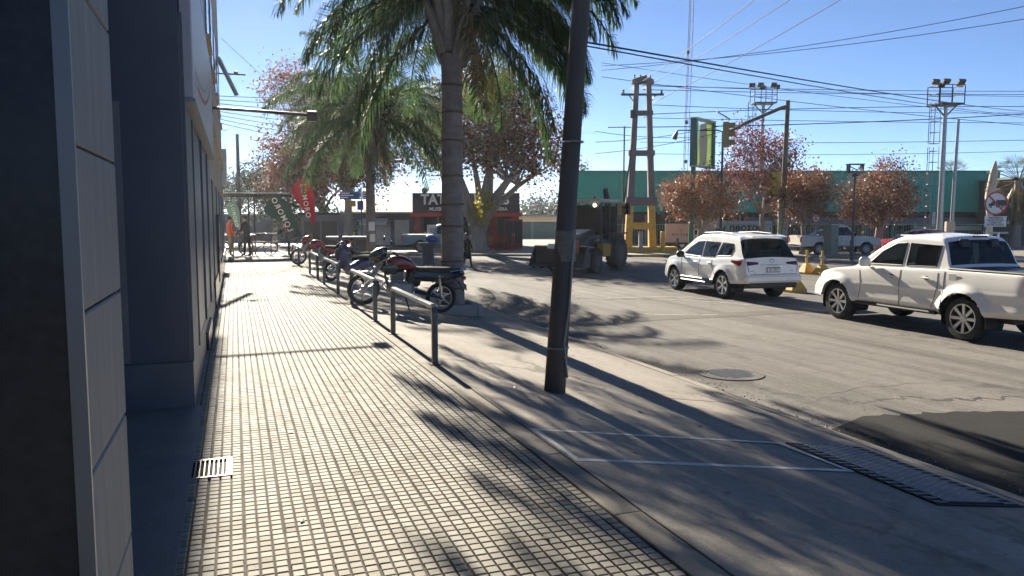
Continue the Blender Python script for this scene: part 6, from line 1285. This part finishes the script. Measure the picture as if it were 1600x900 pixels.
# fence in front of the shops
FENCE_D = 57.
loc, a = FT(800, FENCE_D); fn = thing('green_fence', 'pale green metal fence along the shopfronts', 'fence', loc, a); MT['fence'] = mat('fence_green', (.16, .33, .20), .5, 0, .15)
xa, xb = (958-800)/1200*FENCE_D, (1545-800)/1200*FENCE_D
for z in (.25, 1.72): MB().box(((xa+xb)/2, 0, z), (xb-xa, .05, .05)).build('rail', MT['fence'], fn)
for k in range(11): MB().box((xa+(xb-xa)*k/10, 0, .92), (.09, .09, 1.84)).build('post', MT['fence'], fn)
bar = MB().box((0, 0, 0), (.022, .022, 1.5)).mesh('bar'); bar.materials.append(MT['fence'])
for k in range(150): o = bpy.data.objects.new('bar', bar); col.objects.link(o); o.parent = fn; o.location = (xa+(xb-xa)*(k+.5)/150, 0, .98)
loc, a = FT(1062, 53.5); pbd = thing('pink_billboard', 'pale pink board with small dark lettering on short legs', 'billboard', loc, a); z = zat(364, 53.5)-FZ
MB().bbox((0, 0, z), (2.05, .08, 1.30), .01).build('board', mat('pink_board', (.46, .36, .34), .6, 0, .06), pbd); tag(text('MOSSA', .30, MT['black'], pbd, T3(.0, -.05, z-.12)@UP, extrude=.003, spacing=1.35), kind='stuff'); text('M', .26, MT['black'], pbd, T3(.1, -.05, z+.18)@UP, extrude=.003)
MB().box((0, 0, z-.72), (2.0, .06, .14)).build('base_strip', MT['plastic'], pbd)
for s in (-1, 1): MB().box((s*.8, .05, (z-.6)/2), (.08, .08, z-.5)).build('leg', MT['plastic'], pbd)
for px, d, lab in ((1058, 49.5, 'short black bollard near the billboard pole'), (1330, 44.8, 'short black bollard beside the lamp post')): loc, a = FT(px, d); t = thing('bollard', lab, 'bollard', loc, a, 'black bollards'); MB().lathe([(.1, 0), (.09, .75), (.11, .78), (.08, .88), (0, .9)], 12).build('shaft', MT['black'], t, True); MB().lathe([(.15, 0), (.15, .04), (.1, .06)], 12).build('foot', MT['black'], t)
# pale dead trunk / wrapped cactus like column behind the sign
loc, a = FT(1545, 52); cp = thing('pollarded_trunk', 'pale pruned trunk with stubs behind the no lorries sign', 'tree', loc, a)
MB().tube([(0, 0, 0), (-.1, 0, 2.5), (-.15, 0, 3.6), (.05, 0, 5.2), (.12, 0, 6.0)], [.2, .2, .3, .26, .05], 10).build('trunk', MT['cream'], cp, True); r = random.Random(4)
for k in range(16): z = r.uniform(3.3, 5.6); s = r.choice((-1, 1)); MB().tube([(0, 0, z), (s*.42, r.uniform(-.2, .2), z+.2)], [.05, .03], 5).build('stub', MT['cream'], cp)
# --- furniture shop
D = 55.; loc, a = FT(730, D, GZ+.12); fs_ = thing('furniture_shop', 'furniture shop with dark lettered sign and red walls', 'shop', loc, a)
xl, xr = (645-730)/1200*D, (812-730)/1200*D; z0s, z1s = zat(333, D)-FZ, zat(302, D)-FZ
MB().box(((xl+xr)/2, 4.2, z0s/2+.1), (xr-xl-.1, 7, z0s+.2)).build('wall', MT['gblue'], fs_)
sg_ = MB().bbox(((xl+xr)/2, .2, (z0s+z1s)/2), (xr-xl, .3, z1s-z0s), .02).build('sign_board', mat('sign_dark', (.022, .026, .04), .5, 0, .1), fs_)
text('TATA MUEBLES', .98, MT['paper'], sg_, T3((727-730)/1200*D, .035, (z0s+z1s)/2+.22)@UP, extrude=.01, bold=.035, xscale=.94); [text(w_, .34, MT['paper'], sg_, T3((x_-730)/1200*D, .035, z0s+.28)@UP, extrude=.006, bold=.006) for w_, x_ in (('MUEBLES', 686), ('ABERTURAS', 733), ('MADERA', 778))]
MB().bbox(((xl+xr)/2, .1, z0s-.12), (xr-xl+.3, .6, .26), .02).build('red_fascia', MT['red'], fs_)
for x in (xl+.3, xl+4.6, xr-.35, xr-1.9): MB().bbox((x, .55, z0s/2), (.5, .3, z0s), .02).build('red_pier', MT['brick_red'], fs_)
for k in range(3): w_ = MB().box((xl+1.2+k*1.15, .66, 1.5), (1.0, .04, 1.9)).build('window', MT['dark_glass'], fs_); MB().box((xl+1.2+k*1.15, .62, .55), (1.05, .08, .08)).build('sill', MT['steel'], w_)
MB().box((xl+1.35, .60, 1.35), (.75, .03, .72)).build('poster', MT['paper'], fs_); MB().box((xl+1.38, .58, 1.3), (.42, .02, .36)).build('poster_picture', MT['steel'], fs_); MB().box((xl+2.55, .60, 1.2), (.7, .03, .62)).build('poster', mat('poster_red', (.4, .16, .12), .7), fs_)
for k in range(3): MB().box((xl+2.55, .58, 1.05+k*.16), (.6, .02, .06)).build('poster_stripe', MT['red'], fs_)
dr_ = MB().box((xr-1.1, .62, 1.2), (1.0, .05, 2.3)).build('door', MT['plastic'], fs_); MB().box((xr-.75, .58, 1.15), (.05, .05, .25)).build('door_handle', MT['alloy'], dr_)
MB().box(((xl+xr)/2, 4, z1s-.05), (xr-xl, 7.6, .12)).build('roof', MT['steel'], fs_)
MB().ball(((663-730)/1200*D, .5, z1s+.2), (.22, .22, .24), 10, 7).build('roof_vent', MT['plastic'], fs_)
# furniture standing outside
def chair(loc, rz, label, m):
    t = thing('chair', label, 'chair', loc, rz, 'chairs outside the furniture shop')
    for sx in (-1, 1):
        for sy in (-1, 1): MB().box((sx*.19, sy*.19, .22 if sy < 0 else .48), (.04, .04, .44 if sy < 0 else .96)).build('leg', MT[m], t)
    MB().bbox((0, 0, .45), (.44, .44, .04), .01).build('seat', MT[m], t)
    for z in (.65, .78, .91): MB().box((0, .19, z), (.36, .025, .06)).build('back_slat', MT[m], t)
def table(loc, rz, label, m, w=1.2, d=.7, h=.75):
    t = thing('table', label, 'table', loc, rz)
    MB().bbox((0, 0, h), (w, d, .045), .01).build('top', MT[m], t)
    for sx in (-1, 1):
        for sy in (-1, 1): MB().box((sx*(w/2-.06), sy*(d/2-.06), h/2-.012), (.06, .06, h-.024)).build('leg', MT[m], t)
labs = ['wooden chair nearest the pale forked trunk', 'dark chair beside the wooden chair', 'dark chair in front of the red pier', 'dark chair before the shop door', 'dark chair at the right end of the shop front']
for k, (px, d) in enumerate(((764, 51.3), (772, 52), (783, 52.6), (793, 52.2), (806, 52.4))): l, a = FT(px, d); chair(l, a+.3*k, labs[k], 'wood' if k == 0 else 'brick_red')
l, a = FT(756, 52.2); table(l, a, 'small wooden table behind the wooden chair', 'wood', .9, .6, .9); l, a = FT(788, 53.4); table(l, a, 'dark table with yellow cloth outside the shop', 'brick_red', 1.4, .8)
l, a = FT(802, 53.6); wd = thing('wardrobe', 'tall dark wardrobe standing at the right end of the shop', 'wardrobe', l, a); MB().bbox((0, 0, 1.05), (1.3, .5, 2.1), .02).build('case', MT['brick_red'], wd)
for s in (-1, 1): q = MB().bbox((s*.31, -.26, 1.05), (.58, .03, 1.9), .01).build('door', MT['plastic'], wd); MB().box((s*.08, -.285, 1.05), (.03, .03, .2)).build('handle', MT['alloy'], q)
# low shed left of the shop, low walls
D = 58.; loc, a = FT(600, D, GZ+.12); sh = thing('low_shed', 'low grey shed with pale roof left of the furniture shop', 'shed', loc, a)
MB().box((0, 3, 1.2), (4.6, 5, 2.4)).build('wall', MT['gblue'], sh); MB(T3(0, 2.6, 3.1)@RX(.16)).bbox((0, 0, 0), (6.0, 6.5, .12), .02).build('roof', MT['cream'], sh); MB().bbox((0, -.2, 2.5), (4.8, .4, .3), .02).build('gutter_beam', MT['gblue'], sh)
for x in (-1.5, -.1, 1.3): q = MB().box((x, .48, 1.1), (1.1, .05, 1.9)).build('shutter_door', MT['steel'], sh); MB().box((x+.35, .44, 1.0), (.04, .04, .2)).build('handle', MT['black'], q)
aw = MB(T3(-.6, -.6, 1.95)@RX(.35)).bbox((0, 0, 0), (2.0, 1.3, .05), .01).build('awning', MT['white'], sh)
D = 85.; loc, a = FT(850, D, GZ+.1); lw = thing('boundary_wall', 'long grey boundary wall with sunlit roof sheet behind the wooden pole', 'wall', loc, a)
MB().box((0, 0, .9), (14, .3, 1.9)).build('wall', mat('grey_block_wall', (.18, .17, .17), .85, 0, .15, 1), lw); MB(T3(0, 2.2, 2.2)@RX(-.14)).bbox((0, 0, 0), (14, 4.4, .15), .03).build('roof_sheet', MT['cream'], lw)
for k in range(6): MB().box((-6.5+k*2.6, -.2, .9), (.3, .12, 1.9)).build('pier', MT['concrete'], lw)
# wall and posts behind the pergola
loc, a = FT(420, 72, GZ); bw = thing('garden_wall', 'grey garden wall behind the pergola and shrubs', 'wall', loc, a); MB().box((0, 0, 1.3), (20, .3, 2.6)).build('wall', mat('blue_grey_wall', (.10, .11, .13), .85, 0, .2, 1), bw); MB().bbox((0, 0, 2.66), (20.2, .5, .12), .02).build('coping', MT['concrete'], bw)
cpole = thing('concrete_post', 'tall plain concrete post behind the pergola', 'utility pole', (*W(376, 60)[:2], GZ)); MB().tube([(0, 0, 0), (0.02, 0, zat(212, 60)-GZ)], [.19, .12], 10).build('shaft', MT['pole_conc'], cpole, True); MB().tube([(0, 0, 6.6), (.7, 0, 6.5)], .04, 5).build('bracket', MT['plastic'], cpole)
loc, a = FT(505, 46, GZ); bk = thing('news_kiosk', 'dark closed kiosk behind the flags', 'kiosk', loc, a+.1); MB().bbox((0, 0, 1.25), (2.2, 1.6, 2.5), .03).build('body', MT['gblue'], bk); MB().bbox((0, -.1, 2.55), (2.5, 2.0, .12), .03).build('roof', MT['plastic'], bk)
for s in (-.5, .5): MB().box((s, -.81, 1.3), (.9, .03, 1.6)).build('shutter', MT['plastic'], bk)
# ------------------------------------------------------------------ road wear, grit, fallen leaves
rd = bpy.data.objects['road']; rng = random.Random(17)
MT['tar'] = ground_mat('tar_seal', (.028, .027, .026), (.045, .042, .04), .7, 2, 60, 0, None, .3, .2); MT['patch2'] = ground_mat('old_patch', (.085, .076, .064), (.13, .115, .095), .8, .6, 50, .3, 1., .6, .12)
for x, y, a, L_ in ((7.6, 12, 1.5, 9), (6.6, 16, 1.6, 14), (11, 22, .2, 8), (8.2, 25, .1, 9), (7.2, 7.8, .25, 2.4), (12.0, 15, 1.5, 10)):
    pts = []; px, py = x, y
    for k in range(int(L_/.25)):
        pts.append((px, py)); a0_ = a+rng.uniform(-.5, .5); px += math.cos(a0_)*.25; py += math.sin(a0_)*.25; a += rng.uniform(-.06, .06)
    vs = []; w0 = rng.uniform(.004, .008)
    for k, (px, py) in enumerate(pts): w = w0*rng.uniform(.4, 1.3); n = Vector((-math.sin(a), math.cos(a))); vs += [(px+n.x*w, py+n.y*w, GZ+.0045), (px-n.x*w, py-n.y*w, GZ+.0045)]
    MB().add(vs, [(2*k, 2*k+1, 2*k+3, 2*k+2) for k in range(len(pts)-1)]).build('road_crack', MT['tar'], rd)
def blob(cx, cy, rx, ry, n=22, j=.15, sq=3.0):
    out = []
    for k in range(n):
        t = 2*math.pi*k/n; c, s = math.cos(t), math.sin(t); q = 1+rng.uniform(-j, j); out.append((cx+rx*q*abs(c)**(2/sq)*(1 if c > 0 else -1), cy+ry*q*abs(s)**(2/sq)*(1 if s > 0 else -1)))
    return out
for i, b_ in enumerate(((7.0, 20, .5, 4.5), (10.6, 15.2, 2.6, .35), (8.6, 30, 2.2, 1.4))): MB().add([(x, y, GZ+.004) for x, y in blob(*b_, j=.015, sq=12)], [tuple(range(22))]).build('road_patch', MT['patch2'], rd)
# worn arcs of paint in the junction
am = thing('worn_road_arcs', 'worn pale arcs of old paint on the road before the white car', 'road marking', (9.5, 16, GZ))
for R0, c0, a0, a1, w in ((3.2, (0, 0), .2, 1.1, .02), (4.6, (-.5, -.6), .3, .9, .018), (2.2, (1.2, 1.5), 3.9, 4.7, .02), (5.5, (1, -2), 1.2, 1.7, .02)):
    n = 24; vs = []
    for k in range(n+1):
        t = a0+(a1-a0)*k/n; ww = w*rng.uniform(.5, 1.2); vs += [(c0[0]+(R0+s*ww)*math.cos(t), c0[1]+(R0+s*ww)*math.sin(t), .006) for s in (-1, 1)]
    MB().add(vs, [(2*k, 2*k+1, 2*k+3, 2*k+2) for k in range(n)]).build('paint_arc', MT['paint'], am)
def scatter(name, label_mat, n, fn, size, flat):
    mb = MB()
    for _ in range(n):
        x, y, z = fn(); s = size*rng.uniform(.5, 1.5); a = rng.uniform(0, 6.28)
        if flat:
            t = rng.uniform(-.4, .4); mb.add([(x+s*math.cos(a), y+s*math.sin(a), z+.004+s*abs(t)), (x+.6*s*math.cos(a+1.4), y+.6*s*math.sin(a+1.4), z+.003), (x-s*math.cos(a), y-s*math.sin(a), z+.004+s*abs(t)*.5), (x-.6*s*math.cos(a+1.4), y-.6*s*math.sin(a+1.4), z+.005)], [(0, 1, 2), (0, 2, 3)])
        else:
            v = [(x+s*math.cos(a+k*2.09)*rng.uniform(.7, 1.1), y+s*math.sin(a+k*2.09)*rng.uniform(.7, 1.1), z) for k in range(3)]+[(x, y, z+s*rng.uniform(.6, 1.0))]; mb.add(v, [(0, 1, 3), (1, 2, 3), (2, 0, 3)])
    tag(mb.build(name, label_mat, None, fix=False), kind='stuff')
scatter('gutter_grit', MT['pave'], 900, lambda: (5.82+abs(rng.gauss(0, .22)), rng.uniform(2, 20), GZ), .012, False)
def pick():
    q = rng.random()
    if q < .45: x = 5.83+abs(rng.gauss(0, .35)); return (x, rng.uniform(2.5, 30), GZ)
    if q < .75: x = rng.uniform(2.3, 5.5); return (x, rng.uniform(3, 28), -.147*(x-2.3)-.020)
    if q < .85: return (rng.uniform(-.35, 1.9), rng.uniform(3, 25), .001)
    return (rng.uniform(6.5, 14), rng.uniform(8, 32), GZ)
scatter('fallen_leaves', leaf_mat('fallen_leaf', [(.16, .09, .04), (.22, .14, .06), (.10, .06, .03)], .2), 240, pick, .022, True)
# ------------------------------------------------------------------ overhead wires
MT['wire'] = mat('cable_black', (.015, .016, .018), .6, 0, 0)
def line(label, wires):
    t = thing('overhead_line', label, 'power line', (0, 0, 0), 0, 'overhead lines')
    first = P(*wires[0][0]); t.location = first
    for a, b, sag, r in wires:
        p, q = P(*a), P(*b); pts = [p.lerp(q, k/18)+Vector((0, 0, -sag*4*(k/18)*(1-k/18)))-first for k in range(19)]
        MB().tube(pts, r, 5).build('wire', MT['wire'], t, 'all')
line('thick dark cable bundle running from the wooden pole to the right edge', [((905, 64, 9.), (1700, 176, 60), .35, .012), ((905, 70, 9.), (1700, 180, 60), .42, .009)])
line('two upper wires rising to the top right corner', [((940, 110, 50), (1750, -22, 40), .5, .02), ((940, 103, 50), (1750, 4, 40), .5, .02)])
line('three slanting wires from the concrete tower up out of the frame', [((985, 140, 49.3), (1330, -120, 30), .2, .02), ((1002, 140, 49.3), (1400, -110, 30), .2, .02), ((1016, 163, 49.3), (1480, -100, 30), .2, .02)])
line('level bundle of wires from the concrete tower to the right', [((1004, 134, 49.5), (1750, 142, 62), .15, .022), ((1004, 140, 49.5), (1750, 147, 62), .15, .022), ((985, 131, 49.5), (1750, 152, 62), .2, .018), ((1020, 164, 49.5), (1720, 175, 60), .25, .02)])
line('lower sagging wires passing behind the signal mast', [((1005, 179, 49.5), (1720, 168, 55), -.25, .024), ((950, 199, 52), (1720, 170, 55), .3, .032), ((1005, 184, 49.5), (1720, 192, 58), .1, .02), ((940, 120, 52), (1720, 205, 60), .3, .022), ((940, 98, 52), (1720, 195, 60), .3, .018), ((1000, 222, 70), (1720, 216, 70), .2, .025), ((1000, 240, 70), (1720, 232, 75), .3, .022)])
line('wires fanning from the palms to the concrete tower', [((930, 222, 50), (1130, 196, 50), .2, .02), ((930, 240, 50), (1130, 205, 50), .2, .018), ((930, 205, 52), (1100, 214, 50), .2, .018)])
line('bunch of wires between the cream building and the trees', [((342, 150+6*k, 34), (640, 140+14*k, 60), .3, .016) for k in range(8)] + [((346, 60, 36), (470, 170, 60), .05, .012), ((348, 205, 40), (470, 140, 60), .2, .016)])
line('low wires from the slender palm to the plane tree', [((600, 266, 58), (800, 258, 60), .2, .022), ((600, 275, 58), (900, 262, 62), .2, .02)])
# ------------------------------------------------------------------ air
hm_ = bpy.data.materials.new('haze_air'); hm_.use_nodes = True; N = hm_.node_tree.nodes; N.remove(N['Principled BSDF'])
pv = N.new('ShaderNodeVolumePrincipled'); pv.inputs['Color'].default_value = (.86, .92, 1, 1); pv.inputs['Density'].default_value = .0003; pv.inputs['Anisotropy'].default_value = .55
hm_.node_tree.links.new(pv.outputs[0], N['Material Output'].inputs['Volume'])
hz = MB().box((300, 600, 13), (2600, 2600, 30)).build('haze', hm_); tag(hz, kind='stuff')
